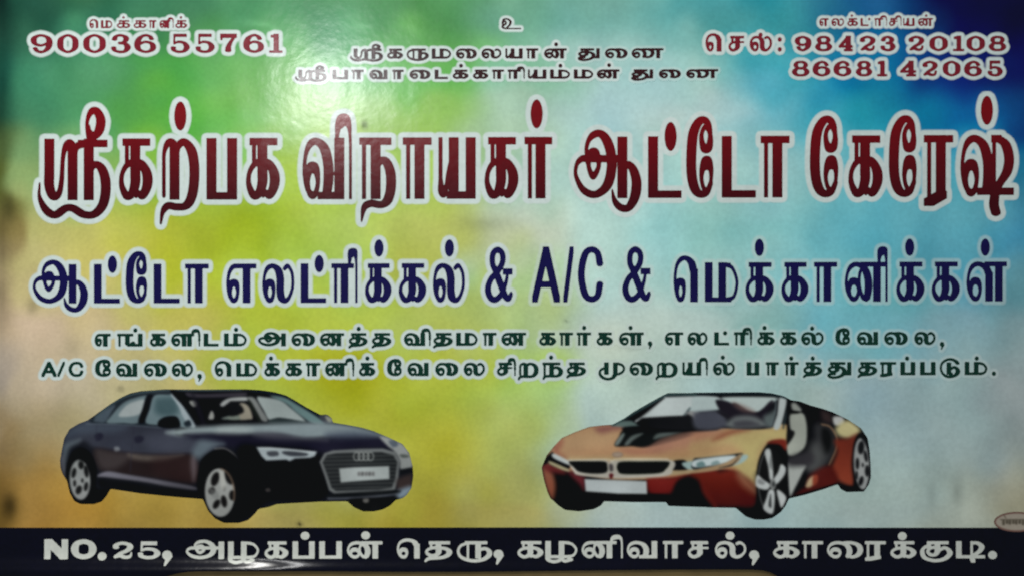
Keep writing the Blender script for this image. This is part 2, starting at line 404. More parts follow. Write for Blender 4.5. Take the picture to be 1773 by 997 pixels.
# light on the print, as its white outlines show it: used to turn seen colours into ink colours
def light_at(x, y):
    xs = np.array([0, 400, 800, 1200, 1500, 1773.]); ys = np.array([0, 300, 600, 997.])
    T = np.array([[.80, .82, .76, .66, .57, .49], [.72, .73, .68, .60, .52, .46], [.62, .63, .60, .53, .48, .42], [.51, .52, .50, .45, .41, .38]])
    return bil(xs, ys, T[..., None], x, y)[..., 0]
def bil(xs, ys, T, x, y):
    i = np.clip(np.searchsorted(xs, x) - 1, 0, len(xs) - 2); j = np.clip(np.searchsorted(ys, y) - 1, 0, len(ys) - 2)
    u = np.clip((x - xs[i]) / (xs[i + 1] - xs[i]), 0, 1); v = np.clip((y - ys[j]) / (ys[j + 1] - ys[j]), 0, 1)
    u = (u * u * (3 - 2 * u))[..., None]; v = (v * v * (3 - 2 * v))[..., None]
    return (T[j, i] * (1 - u) * (1 - v) + T[j, i + 1] * u * (1 - v) + T[j + 1, i] * (1 - u) * v + T[j + 1, i + 1] * u * v)

BGX = np.array([15, 60, 150, 300, 450, 600, 750, 900, 1050, 1200, 1350, 1500, 1650, 1765.])
BGY = np.array([15, 120, 200, 300, 400, 480, 560, 660, 760, 850, 900.])
BG = np.array([
 [(30,62,52),(38,80,62),(45,100,75),(60,118,82),(72,138,92),(75,138,92),(68,130,70),(98,150,125),(105,158,150),(78,145,145),(45,130,140),(20,75,120),(5,12,52),(4,8,40)],
 [(32,85,68),(55,120,88),(72,135,95),(72,150,70),(108,172,98),(120,182,118),(98,165,75),(126,176,142),(148,182,174),(136,178,170),(60,145,155),(10,100,142),(3,30,98),(3,18,72)],
 [(38,82,62),(66,126,92),(72,138,92),(84,156,52),(128,182,105),(160,196,135),(128,170,80),(150,180,152),(148,180,176),(154,178,172),(98,160,170),(30,130,150),(0,82,132),(0,50,98)],
 [(85,95,45),(125,150,95),(122,162,92),(132,170,60),(150,182,75),(155,182,58),(142,176,80),(152,184,164),(150,184,177),(146,186,178),(126,172,172),(84,152,165),(60,138,158),(34,100,128)],
 [(120,108,65),(160,158,100),(168,168,98),(155,165,55),(142,165,38),(162,180,82),(162,172,90),(166,182,162),(156,190,182),(126,176,170),(110,165,165),(85,150,160),(75,140,155),(60,115,132)],
 [(150,135,105),(172,162,115),(176,168,100),(160,168,48),(152,176,58),(156,180,78),(166,172,80),(150,180,130),(156,186,176),(136,176,170),(115,165,165),(90,150,155),(75,135,150),(85,125,130)],
 [(160,142,118),(170,152,130),(168,152,115),(168,162,82),(156,170,58),(160,176,70),(160,170,84),(150,172,112),(160,180,170),(150,172,165),(120,158,152),(92,146,155),(110,140,145),(112,134,135)],
 [(154,142,128),(162,148,126),(166,152,126),(166,160,108),(152,162,58),(148,150,28),(156,166,58),(156,182,92),(156,180,170),(146,170,165),(136,160,155),(130,150,150),(122,142,140),(120,130,130)],
 [(132,112,78),(140,124,92),(150,135,98),(158,148,92),(155,158,60),(156,158,55),(150,152,52),(150,160,88),(152,172,164),(142,165,162),(134,158,154),(128,148,148),(125,142,140),(120,130,128)],
 [(116,90,44),(138,108,55),(152,122,58),(148,124,56),(156,146,82),(152,146,78),(140,138,54),(144,146,88),(146,165,160),(138,158,154),(134,154,150),(132,150,145),(130,142,134),(122,128,118)],
 [(96,74,32),(132,102,50),(146,116,55),(140,116,52),(150,136,78),(146,136,55),(136,126,50),(144,140,84),(144,160,154),(138,154,150),(132,150,146),(130,146,142),(126,136,128),(118,122,110)]], float)
rng = np.random.default_rng(7)
def smooth_noise(x, y, s, seed, sy=None):
    r = np.random.default_rng(seed); T = r.normal(size=(60, 60, 1)); sy = sy or s
    return bil(np.arange(60) * s - 300., np.arange(60) * sy - 300., T, x, y)[..., 0]
def sheet_colour(x, y):
    # the print's cloudy brushwork: pull the sample point about, then add soft clouds
    xx = x + 16 * smooth_noise(x, y, 55, 1) + 8 * smooth_noise(x, y, 37, 12); yy = y + 14 * smooth_noise(x, y, 48, 2)
    c = bil(BGX, BGY, BG, xx, yy)
    pale = np.clip((c[..., 2] - 110) / 60, 0, 1) * np.clip((c[..., 0] - 90) / 50, 0, 1)
    c = c + pale[..., None] * np.array([5, 2, 4.])
    c = c + (np.exp(-((x - 120) / 220.) ** 2 - ((y - 520) / 260.) ** 2))[..., None] * np.array([12, 9, 3.])
    cl = 2.2 * smooth_noise(x, y, 62, 3) + 3.0 * smooth_noise(x, y, 38, 4, 60) + 2.0 * smooth_noise(x, y, 37, 9)
    c = c + cl[..., None] * np.array([1, .9, .8]) + 3 * smooth_noise(x, y, 90, 5)[..., None] * np.array([1, 0, -1])
    # a brighter streaked patch top right of the green, uneven darkening towards the left edge
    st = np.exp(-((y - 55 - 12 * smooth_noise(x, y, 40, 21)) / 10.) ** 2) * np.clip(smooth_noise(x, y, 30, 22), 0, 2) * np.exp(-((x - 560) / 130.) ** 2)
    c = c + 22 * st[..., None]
    left_dark = np.exp(-np.maximum(x - 10, 0) / 14.) * (0.55 + .25 * smooth_noise(x, y, 37, 6))
    c = c * (1 - 0.30 * np.clip(left_dark, 0, 1) * (1 - .75 * np.exp(-((y - 660) / 130.) ** 2)))[..., None]
    for (sx, sy, rx, ry, k) in STAINS:
        c = c * (1 - k * np.exp(-((x - sx) / rx) ** 2 - ((y - sy) / ry) ** 2))[..., None]
    c = np.clip(c, 2, 250)
    return np.maximum(to_lin(c) - GLOSS, .001) / light_at(x, y)[..., None]
STAINS = [(632, 218, 5, 7, .45), (1300, 632, 5, 8, .25), (212, 672, 6, 5, .25), (60, 530, 10, 14, .18), (20, 360, 9, 24, .2), (840, 388, 46, 12, .10), (520, 905, 4, 4, .6),
          (1560, 700, 60, 30, .05), (130, 600, 16, 20, .08), (1095, 600, 22, 6, .12), (20, 872, 12, 22, .45), (1655, 850, 10, 26, .14), (1610, 855, 8, 20, .10), (980, 555, 4, 3, .2), (700, 470, 14, 8, .08)]

def hem(x):     # lower edge of the vinyl: the hem rides up in the middle
    a = 1 / (1 + np.exp(-(x - 285) / 16.)); b = 1 / (1 + np.exp((x - 1348) / 10.))
    return 1014 - 29 * a * b - 2.0 * np.sin(x / 160.)
step = 5.0
gx = np.arange(-45, 1825, step); gy = np.concatenate([np.arange(-45, 912, step), [911.0]])
gy = np.unique(gy)
XX, YY = np.meshgrid(gx, gy)
nv = np.concatenate([to_world(XX, YY, 0).reshape(-1, 3), to_world(XX, YY, -6).reshape(-1, 3)])
ny_, nx_ = XX.shape; off = ny_ * nx_
faces = []
for i in range(ny_ - 1):
    for j in range(nx_ - 1):
        a = i * nx_ + j
        faces.append((a, a + nx_, a + nx_ + 1, a + 1)); faces.append((off + a, off + a + 1, off + a + nx_ + 1, off + a + nx_))
for i in range(ny_ - 1):
    for j in (0, nx_ - 1):
        a = i * nx_ + j; faces.append((a, a + nx_, off + a + nx_, off + a) if j else (a, off + a, off + a + nx_, a + nx_))
for j in range(nx_ - 1): faces.append((j, j + 1, off + j + 1, off + j))
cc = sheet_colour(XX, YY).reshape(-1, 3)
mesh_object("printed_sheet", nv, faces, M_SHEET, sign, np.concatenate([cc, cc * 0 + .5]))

# the dark address band at the foot, in the same vinyl, with its hem
bx = np.arange(-45, 1825, 5.0); rows = 24
t = np.linspace(0, 1, rows)[:, None]
BYY = 911 + t * (hem(bx)[None, :] - 911); BXX = np.broadcast_to(bx, BYY.shape)
fr = to_world(BXX, BYY, 0).reshape(-1, 3); bk = to_world(BXX, BYY, -6).reshape(-1, 3)
off = fr.shape[0]; nb = len(bx); faces = []
for i in range(rows - 1):
    for j in range(nb - 1):
        a = i * nb + j
        faces.append((a, a + nb, a + nb + 1, a + 1)); faces.append((off + a, off + a + 1, off + a + nb + 1, off + a + nb))
for j in range(nb - 1):
    a = (rows - 1) * nb + j; faces.append((a, off + a, off + a + 1, a + 1))
band = mesh_object("address_band", np.concatenate([fr, bk]), faces, M_BAND, sign)
band["label"] = "near-black navy strip along the foot of the banner with the address"

# ---------------------------------------------------------------- lettering
def line(name, label, y0, y1, top, base, wv, hp, rx, ry, words, ink, halo=0, parent=None, layer=2, step=1.0, latin=None, raise_=0.0, hooktop=None, faint=None):
    """top/base: (left y, right y) at x=0 and x=1773; words: lists of (glyph, x0, x1) or ('.', x, y)"""
    lo = min(g[1] for w in words for g in w) - 26; hi = max((g[2] if g[0] != '.' and g[0] != ',' else g[1]) for w in words for g in w) + 26
    full = Canvas(lo, y0, hi, y1, step); cans = []
    for w in words:
        a = min(g[1] for g in w) - 14; b = max((g[2] if g[0] not in '.,' else g[1]) for g in w) + 14
        c = Canvas(lo + int(a - lo), y0, b, y1, step)
        for g in w:
            m = 3
            if g[0] == '.': c.dot(g[1], g[2], rx, ry, m)
            elif g[0] == 'p': c.dot(g[1], g[3], g[4], g[4], m)
            elif g[0] == ',':
                c.dot(g[1], g[2], rx * 1.1, ry * 1.1, m)
                for k in range(10): c.dot(g[1] + rx * (.5 - .09 * k), g[2] + ry * (.3 + .22 * k), rx * (.7 - .05 * k), ry * (.6 - .04 * k), m)
            else:
                f = ((g[1] + g[2]) / 2) / 1773.
                tp = top[0] + (top[1] - top[0]) * f; bs = base[0] + (base[1] - base[0]) * f
                W, Hh = wv, hp
                if latin and g[0] in 'AC&/NO': tp += latin[0]; W, Hh = latin[1], latin[2]
                if g[0] == '/': W *= .6
                c.glyph(g[0], g[1], g[2], tp, bs, W, Hh, m)
        cans.append(c)
        i0 = 0; j0 = int(round((c.ox - full.ox) / step))
        h = min(c.ny, full.ny); wd = min(c.nx, full.nx - j0)
        v = full.D[:h, j0:j0 + wd]; np.minimum(v, c.D[:h, :wd], out=v)
    if halo:
        # spread the distance outward from the ink so the outline can follow it
        D = full.D.copy(); R = int(halo + 3)
        inside = full.D
        for dy in range(-R, R + 1):
            for dx in range(-R, R + 1):
                r = math.hypot(dx, dy)
                if r > R or r == 0: continue
                ys0, ys1 = max(0, dy), min(full.ny, full.ny + dy); xs0, xs1 = max(0, dx), min(full.nx, full.nx + dx)
                src = inside[ys0 - dy:ys1 - dy, xs0 - dx:xs1 - dx]
                v = D[ys0:ys1, xs0:xs1]
                np.minimum(v, np.where(src < .7, np.maximum(src, -.7) + r * step, 99), out=v)
        # soften
        for _ in range(2):
            D[1:-1, 1:-1] = (D[1:-1, 1:-1] * 2 + D[:-2, 1:-1] + D[2:, 1:-1] + D[1:-1, :-2] + D[1:-1, 2:]) / 6
        # the outline was printed soft: its white thins out into the colour below towards the rim
        xs_ = full.ox + np.arange(full.nx) * step; ys_ = full.oy + np.arange(full.ny) * step
        GX, GY = np.meshgrid(xs_, ys_)
        f = np.clip((GX - faint) / 60. + .5, 0, 1) if faint else 0 * GX
        near = halo * (1 - .22 * f)
        k = np.clip((near + 2.6 - D) / 4.6, 0, 1); k = k * k * (3 - 2 * k) * (1 - .52 * f)
        cl = sheet_colour(GX, GY)
        cl = cl * (1 - k[..., None]) + np.array([0.68, 0.78, 0.75]) * k[..., None]
        v_, f_, c_ = march(D - near - 2.4, full.ox, full.oy, step, layer, cl)
        root = mesh_object(name, v_, f_, M_SHEET, parent, c_)
        root["label"] = label
    else: root = parent
    for c in cans:
        r = march(c.D, c.ox, c.oy, step, layer + 1)
        if r: 
            o = mesh_object("word", r[0], r[1], ink, root)
    return root

def W(s):
    out = []
    for tok in s.split():
        p = tok.split(':')
        if p[0] in ('.', ','): out.append((p[0], float(p[1]), float(p[2])))
        else: out.append((p[0], float(p[1]), float(p[2])))
    return out

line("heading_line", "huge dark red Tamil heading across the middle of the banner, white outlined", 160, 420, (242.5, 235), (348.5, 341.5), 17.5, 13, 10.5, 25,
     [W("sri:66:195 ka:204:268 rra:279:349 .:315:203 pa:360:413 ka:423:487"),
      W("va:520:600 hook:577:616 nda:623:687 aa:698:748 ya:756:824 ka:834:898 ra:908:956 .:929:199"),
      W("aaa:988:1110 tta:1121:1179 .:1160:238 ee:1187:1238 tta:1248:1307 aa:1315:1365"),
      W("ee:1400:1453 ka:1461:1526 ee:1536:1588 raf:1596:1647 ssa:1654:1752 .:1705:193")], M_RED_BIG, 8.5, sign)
line("service_line", "large navy blue line with A/C and two ampersands, white outlined", 405, 560, (458, 453), (525.5, 521.5), 13.5, 8.5, 8, 15,
     [W("aaa:57:156 tta:166:211 .:198:458 ee:221:261 tta:269:314 aa:323:364"),
      W("e:390:446 la:452:514 tta:522:566 .:554:457 ra:575:614 hook:600:624.5 ka:629:679 .:657:430 ka:687:739 la:746:808 .:778.5:430"),
      W("&:839:891"), W("A:920:970 /:975:993 C:1000:1044"), W("&:1076:1129"),
      W("ev:1161:1209 ma:1219:1279 ka:1285:1338 .:1313:429 ka:1347:1398 aa:1407:1447 na:1456:1531 hook:1513:1538.5 ka:1545:1598 .:1572:428.6 ka:1606:1659 lla:1666:1740 .:1702.5:428.6")],
     M_BLUE, 7, sign, latin=(-28, 12, 11), faint=905)
line("small_print_line", "upper dark green line of small text about car work", 552, 618, (577, 573), (599.5, 596), 8.3, 4.9, 3.6, 3.9,
     [W("e:165:195 nga:206:250 .:237.5:571 ka:260:291 lla:297:339 hook:332:351.5 tta:355:381 ma:390:430 .:411:570"),
      W("a:447:498 ai:504:547 na:553:597 ta:602:638 .:622:568.6 ta:642:679"),
      W("va:698:738 hook:728:748.5 ta:748:785 ma:790:828 aa:836:860 na:866:911"),
      W("ka:931:963 aa:968:992 ra:998:1023 .:1011:567 ka:1030:1061 lla:1069:1114 .:1091:567 ,:1124.6:594"),
      W("e:1148:1182 la:1187:1225 tta:1235:1261 .:1254:576 ra:1269:1295 hook:1282:1302.5 ka:1307:1340 .:1322:567 ka:1346:1378 la:1383:1425 .:1404:568"),
      W("ee:1444:1471 va:1479:1519 ai:1526:1569 la:1578:1618 ,:1628:595")], M_GREEN, 5.6, sign, faint=921)
line("small_print_line", "lower dark green line of small text starting with A/C", 604, 668, (628, 625), (651.5, 648), 8.3, 4.9, 3.6, 3.9,
     [W("A:75:102 /:103:116 C:122:148"), W("ee:168:197 va:202:242 ai:250:292 la:298:338 ,:348:650"),
      W("ev:372:404 ma:411:448 ka:457:487 .:471:619.5 ka:493:525 aa:531:556 na:562:602 hook:597:616.5 ka:620:651 .:637:619.5"),
      W("ee:671:698 va:704:744 ai:752:794 la:801:841"),
      W("ca:858:889 hook:877:895.5 rra:897:933 nda:939:975 .:954:618 ta:978:1015"),
      W("mu:1034:1084 ai:1087:1130 rra:1135:1173 ya:1179:1213 hook:1207:1226.5 la:1231:1272 .:1250:618"),
      W("pa:1291:1313 aa:1324:1347 ra:1356:1381 .:1368:619.5 ta:1386:1422 .:1405:619.5 tu:1428:1474 ta:1480:1517 raf:1521:1549 pa:1556:1582 .:1567.7:619.5 pa:1590:1617 ttu:1623:1659 ma:1667:1707 .:1688:619.5 .:1717.6:645.6")],
     M_GREEN, 5.6, sign, latin=(-3, 6, 5), faint=1025)
line("dedication_line", "small maroon dedication line under the curl sign", 66, 124, (87.5, 84.5), (106, 101.5), 6.8, 4.0, 3.4, 3.5,
     [W("sri:607:664 ka:669:699 ru:703:743 ma:748:782 ai:788:826 la:832:869 ya:874:905 aa:911:932 na:940:981 .:962.6:79"),
      W("tu:998:1040 ai:1045:1086 nna:1091:1148")], M_MAROON, 4.6, sign, faint=990)
line("dedication_line", "longer maroon dedication line half washed out by glare at its left end", 104, 160, (124, 121), (141.5, 136), 6.8, 4.0, 3.4, 3.5,
     [W("sri:512:567 pa:577:604 aa:610:631 va:639:673 aa:680:700 ai:708:746 tta:753:776 ka:782:812 .:798.6:116 ka:817:846 aa:852:873 ra:879:902 hook:893:910.5 ya:913:946 ma:952:987 .:970:116 ma:993:1027 na:1031:1072 .:1054:115"),
      W("tu:1090:1132 ai:1138:1178 nna:1185:1242")], M_MAROON, 4.6, sign, layer=4, faint=1081)
line("curl_mark", "small maroon curl sign with a long foot at the top centre", 20, 66, (34, 34), (53, 53), 5, 3, 3, 3, [W("u:866:890")], M_MAROON, 4.2, sign)
line("trade_line", "tiny red word above the left phone number", 18, 64, (38, 36), (51.5, 51.5), 4.2, 2.8, 2.2, 2.2,
     [W("ev:157:174 ma:178:198 ka:204:229 .:217:33 ka:233:257 aa:261:274 na:278:298 hook:292:304.5 ka:305:327 .:316:33")], M_RED, 4.6, sign, layer=4)
line("phone_number", "red phone number 90036 55761 at the upper left", 48, 108, (61.5, 60.5), (95, 93), 9.8, 4.8, 3, 3,
     [W("9:57:94 0:103:139 0:148:186 3:194:229 6:236:273"), W("5:297:331 5:340:374 7:381:415 6:424:459 1:468:489")], M_RED, 6.2, sign)
line("trade_line", "tiny red word above the two right phone numbers", 14, 64, (36, 34), (48, 48), 4.0, 2.8, 2.1, 2.1,
     [W("e:1415:1432 la:1436:1459 ka:1463:1483 .:1472:30 tta:1487:1501 .:1502:36 ra:1511:1526 hook:1520:1533.5 ca:1535:1552 hook:1546:1558.5 ya:1560:1580 na:1585:1612 .:1600:30")], M_RED, 4.6, sign, layer=4)
line("phone_number", "red phone number 98423 20108 after a short word and colon", 48, 108, (64.5, 64.5), (92.5, 91.5), 8.6, 4.6, 3.6, 4,
     [W("ev:1218:1249 ca:1257:1289 la:1294:1336 .:1315:63 .:1348:71 .:1348:88"),
      W("9:1374:1402 8:1409:1438 4:1448:1476 2:1484:1514 3:1520:1547"), W("2:1568:1598 0:1606:1637 1:1646:1664 0:1670:1701 8:1708:1738")], M_RED, 5.8, sign)
line("phone_number", "red phone number 86681 42065, lower of the two on the right", 92, 152, (108, 107.5), (135.5, 135), 8.6, 4.6, 3, 3,
     [W("8:1369:1399 6:1405:1435 6:1441:1471 8:1479:1507 1:1515:1532"), W("4:1554:1585 2:1592:1621 0:1629:1659 6:1666:1696 5:1705:1732")], M_RED, 5.8, sign, layer=4)
line("address", "", 915, 984, (935, 934), (965, 963.5), 9.6, 5.4, 7.6, 7.0,
     [W("N:80:121 O:127:169 .:180:960 2:196:235 5:240:280 ,:292:958"),
      W("a:322:392 zha:397:451 ka:457:501 pa:508:546 .:529.5:925 pa:554:593 na:599:663 .:634:924.5"),
      W("ev:685:729 ta:733:784 ru:789:852 ,:863:957"),
      W("ka:893:941 zha:944:1000 na:1004:1067 hook:1054:1080.5 va:1082:1139 aa:1147:1182 ca:1187:1228 la:1234:1292 .:1262.7:925 ,:1304:958"),
      W("ka:1334:1383 aa:1387:1423 ai:1427:1492 raf:1495:1531 ka:1536:1584 .:1559.5:925.5 ku:1589:1646 tti:1652:1702 .:1715:958")],
     M_PALE, 0, band, latin=(-4, 11, 8))

# ---------------------------------------------------------------- printed cars
class Painter:
    """paints the flat printed picture of a car in seen colours, on a grid in millimetres"""
    def __init__(s, x0, y0, x1, y1, step):
        s.ox, s.oy, s.st = x0, y0, step
        s.x = np.arange(x0, x1, step); s.y = np.arange(y0, y1, step)
        s.X, s.Y = np.meshgrid(s.x, s.y)
        s.C = np.zeros(s.X.shape + (3,)); s.sx = s.sy = 1.0; s.tx = s.ty = 0.0
    tone = (1.0, 1.0)
    def tint(s, c):
        c = np.array(c, float); g = c.mean(); k, m = s.tone
        return (g + (c - g) * k) * m
    def frame(s, tx, ty, k): s.tx, s.ty, s.sx, s.sy = tx, ty, k, k
    def pts(s, a, smooth):
        p = np.array(a, float).reshape(-1, 2)
        if smooth:
            q = np.column_stack([np.vstack([p, p[:1]]), np.ones(len(p) + 1)])
            p = catmull(q, max(6, 2.5 / s.sx))[:, :2]
        return np.column_stack([s.tx + p[:, 0] * s.sx, s.ty + p[:, 1] * s.sy])
    def dist(s, a, smooth=True, m=6):
        """signed distance to the outline (negative inside), over a window"""
        p = s.pts(a, smooth)
        j0 = max(0, int((p[:, 0].min() - m - s.ox) / s.st)); j1 = min(len(s.x), int((p[:, 0].max() + m - s.ox) / s.st) + 2)
        i0 = max(0, int((p[:, 1].min() - m - s.oy) / s.st)); i1 = min(len(s.y), int((p[:, 1].max() + m - s.oy) / s.st) + 2)
        X = s.X[i0:i1, j0:j1]; Y = s.Y[i0:i1, j0:j1]
        D = np.full(X.shape, 1e9); ins = np.zeros(X.shape, bool)
        for k in range(len(p)):
            ax, ay = p[k]; bx_, by_ = p[(k + 1) % len(p)]
            ex, ey = bx_ - ax, by_ - ay; L2 = ex * ex + ey * ey
            if L2 < 1e-9: continue
            t = np.clip(((X - ax) * ex + (Y - ay) * ey) / L2, 0, 1)
            D = np.minimum(D, (X - ax - t * ex) ** 2 + (Y - ay - t * ey) ** 2)
            if ay != by_:
                c = (ay > Y) != (by_ > Y)
                ins ^= c & (X < ex * (Y - ay) / (by_ - ay) + ax)
        D = np.sqrt(D); D[ins] *= -1
        return D, (slice(i0, i1), slice(j0, j1))
    def fill(s, a, c, soft=1.2, smooth=True, c2=None, axis=1, alpha=1.0):
        soft = soft * (2.1 if soft >= 3 else 1.15)
        D, w = s.dist(a, smooth, m=3 + soft * 2)
        c = s.tint(c); c2 = s.tint(c2) if c2 is not None else None
        k = np.clip(.5 - D / (2 * soft), 0, 1); k = (k * k * (3 - 2 * k) * alpha)[..., None]
        c = np.array(c, float)
        if c2 is not None:
            g = (s.Y if axis == 1 else s.X)[w]; p = s.pts(a, False)[:, axis]
            t = np.clip((g - p.min()) / (p.max() - p.min()), 0, 1)[..., None]
            c = c * (1 - t) + np.array(c2, float) * t
        s.C[w] = s.C[w] * (1 - k) + c * k
    def stroke(s, a, c, wd, soft=.8, smooth=True, alpha=1.0):
        p = np.array(a, float).reshape(-1, 2)
        if smooth and len(p) > 2: p = catmull(np.column_stack([p, np.ones(len(p))]), 10)[:, :2]
        p = np.column_stack([s.tx + p[:, 0] * s.sx, s.ty + p[:, 1] * s.sy]); m = wd + soft * 2 + 2
        for k in range(len(p) - 1):
            ax, ay = p[k]; bx_, by_ = p[k + 1]
            j0 = max(0, int((min(ax, bx_) - m - s.ox) / s.st)); j1 = int((max(ax, bx_) + m - s.ox) / s.st) + 2
            i0 = max(0, int((min(ay, by_) - m - s.oy) / s.st)); i1 = int((max(ay, by_) + m - s.oy) / s.st) + 2
            X = s.X[i0:i1, j0:j1]; Y = s.Y[i0:i1, j0:j1]
            if k == 0: s._M = np.full(s.X.shape, 99.)
            ex, ey = bx_ - ax, by_ - ay; L2 = ex * ex + ey * ey + 1e-9
            t = np.clip(((X - ax) * ex + (Y - ay) * ey) / L2, 0, 1)
            v = s._M[i0:i1, j0:j1]; np.minimum(v, np.hypot(X - ax - t * ex, Y - ay - t * ey), out=v)
        k = (np.clip(.5 - (s._M - wd / 2) / (2 * soft), 0, 1) * alpha)[..., None]
        s.C = s.C * (1 - k) + np.array(c, float) * k
    def ell(s, cx, cy, rx, ry, a0=0, a1=360, n=24, rot=0):
        o = []
        for i in range(n + (1 if a1 - a0 < 360 else 0)):
            a = math.radians(a0 + (a1 - a0) * i / n); x = rx * math.cos(a); y = ry * math.sin(a); r = math.radians(rot)
            o += [cx + x * math.cos(r) - y * math.sin(r), cy + x * math.sin(r) + y * math.cos(r)]
        return o
    def wheel(s, cx, cy, rx, ry, spokes, col, phase=0, wd=4, hub=.16, rot=0, split=False):
        s.fill(s.ell(cx, cy, rx, ry, rot=rot), (30, 30, 30), 1)
        s.stroke(s.ell(cx, cy, rx * .93, ry * .95, 0, 359.9, rot=rot), col, wd * .75, .9, alpha=.85)
        for i in range(spokes):
            a = math.radians(phase + 360 / spokes * i)
            r = math.radians(rot)
            for da in ((-.13, .13) if split else (0,)):
                x = rx * .93 * math.cos(a + da); y = ry * .95 * math.sin(a + da)
                s.stroke([cx, cy, cx + x * math.cos(r) - y * math.sin(r), cy + x * math.sin(r) + y * math.cos(r)], col, wd * (.8 if split else 1.25), .9, False)
        s.fill(s.ell(cx, cy, rx * hub * 1.5, ry * hub, rot=rot), tuple(v * .8 for v in col), 1)

def blur(A, n=1):
    for _ in range(n):
        B = A.copy()
        B[1:-1] = (A[:-2] + 2 * A[1:-1] + A[2:]) / 4; A = B.copy()
        A[:, 1:-1] = (B[:, :-2] + 2 * B[:, 1:-1] + B[:, 2:]) / 4
    return A

def build_car(P, outline_pts, label, parts, layer=2):
    """cut the painted picture into the body and its parts and lay them on the sheet"""
    P.frame(0, 0, 1.0)
    full = np.full(P.X.shape, 50.0)
    D, w = P.dist(outline_pts, False, m=20); full[w] = D
    full = blur(full, 2)
    C = blur(P.C, 2)
    C = C * (1 + .035 * smooth_noise(P.X, P.Y, 37, 31)[..., None]) + 2.2 * smooth_noise(P.X, P.Y, 38, 33)[..., None]
    lin = np.maximum(to_lin(np.clip(C, 3, 250)) - GLOSS, .0008) / light_at(P.X, P.Y)[..., None]
    own = np.zeros(P.X.shape, int); fields = []
    for n, (nm, shape) in enumerate(parts):
        fr, pts_ = shape
        P.frame(*fr); D, w = P.dist(pts_, True, m=4)
        F = np.full(P.X.shape, 50.0); F[w] = D
        fields.append(np.maximum(F, full))
    body = full.copy()
    r = march(body, P.ox, P.oy, P.st, layer, lin)
    root = mesh_object("printed_car", r[0], r[1], M_CAR, sign, r[2]); root["label"] = label
    done = np.full(P.X.shape, 50.0)
    for (nm, _), F in zip(parts, fields):
        F2 = np.maximum(F, -done); done = np.minimum(done, F)
        r = march(F2, P.ox, P.oy, P.st, layer + 1, lin)
        if r: mesh_object(nm, r[0], r[1], M_CAR, root, r[2])
    return root

def px(*frames):
    """outline given in pieces, each piece in its own enlarged frame"""
    o = []
    for (tx, ty, k), a in frames:
        p = np.array(a, float).reshape(-1, 2)
        o.append(np.column_stack([tx + p[:, 0] * k, ty + p[:, 1] * k]))
    return np.vstack(o)

# ---- the dark saloon
FA = (90, 660, .2609); FB = (400, 660, .2609); ID = (0, 0, 1.0)
P = Painter(98, 664, 726, 912, 1.25); P.tone = (.85, .84)
P.C[:] = (20, 21, 26)
sed = px((FA, [66,520, 78,450, 95,370, 130,310, 190,275, 250,252, 340,188, 400,145, 470,102, 530,75, 600,60, 760,48, 1000,50, 1190,48]),
         (FB, [0,48, 110,48, 200,53, 290,66, 370,88, 430,122, 500,165, 600,218, 640,214, 672,238, 680,268, 730,276, 800,288, 880,304, 950,325, 1050,368, 1140,410, 1185,470, 1208,560, 1212,620, 1200,700, 1165,750, 1140,768, 1095,780, 1060,815, 1010,842, 950,855, 880,855, 820,828, 775,788, 600,790, 450,798, 310,806, 260,824, 190,838, 160,875, 120,912, 60,930]),
         (FA, [1240,930, 1150,930, 1090,900, 1045,850, 1010,772, 850,760, 600,735, 400,705, 375,750, 340,790, 290,806, 200,805, 160,785, 130,730, 112,650, 85,610, 70,570]))
f = P.frame; 
f(*FA)
P.fill([60,300, 250,240, 480,270, 700,285, 960,330, 1150,390, 1000,470, 700,480, 500,470, 310,440, 220,390, 110,440, 60,560], (50,53,66), 3, c2=(54,57,70), axis=0)
P.fill([130,310, 250,255, 300,270, 500,290, 420,330, 200,345, 110,380], (72,84,100), 5, alpha=.7)
P.fill([640,340, 900,345, 1100,400, 1010,450, 820,470, 650,440], (72,76,92), 6, alpha=.6)
P.fill([300,440, 520,470, 800,490, 945,485, 975,655, 700,635, 400,600, 310,560], (34,27,28), 3, c2=(44,29,28), axis=0)
P.fill([305,448, 420,462, 520,478, 500,530, 420,575, 330,560], (70,62,62), 4, alpha=.7)
P.fill([520,470, 620,480, 760,482, 880,478, 760,515, 640,520, 540,505], (104,94,86), 3, alpha=.8)
P.fill([700,500, 900,500, 960,650, 800,635, 700,600], (50,32,32), 6, alpha=.6)
P.fill([930,510, 965,490, 965,600, 945,650], (110,98,104), 3, alpha=.7)
P.stroke([300,432, 520,462, 760,475, 960,466], (32,30,38), 1.6, 1.2, alpha=.8)
P.fill([312,622, 380,590, 520,612, 700,642, 945,688, 955,712, 800,695, 640,662, 400,632], (112,110,122), 2, c2=(84,82,92), axis=0)
P.fill([320,640, 400,640, 640,675, 960,725, 1000,770, 700,750, 400,710, 330,700], (14,14,16), 3)
# door handles, seams
P.fill([295,350, 330,335, 352,350, 340,380, 305,385], (34,34,50), 2); P.fill([560,365, 600,355, 622,372, 600,400, 565,398], (36,36,52), 2)
P.stroke([560,268, 545,400, 530,590], (38,38,48), 1.3, 1, alpha=.7); P.stroke([310,280, 300,420], (40,42,52), 1.2, 1, alpha=.6)
P.fill([425,430, 455,428, 460,450, 430,455], (150,155,158), 2, alpha=.6)
# rear haunch and arch
P.fill([85,450, 110,400, 200,375, 190,400, 130,440, 105,530, 95,580], (96,108,116), 3, alpha=.8)
P.fill([66,520, 90,480, 100,560, 110,640, 80,600], (100,100,110), 2.5, alpha=.6)
P.fill([105,640, 112,540, 150,460, 210,430, 270,470, 310,580, 310,700, 400,700, 380,760, 300,806, 200,806, 140,770], (12,12,14), 2)
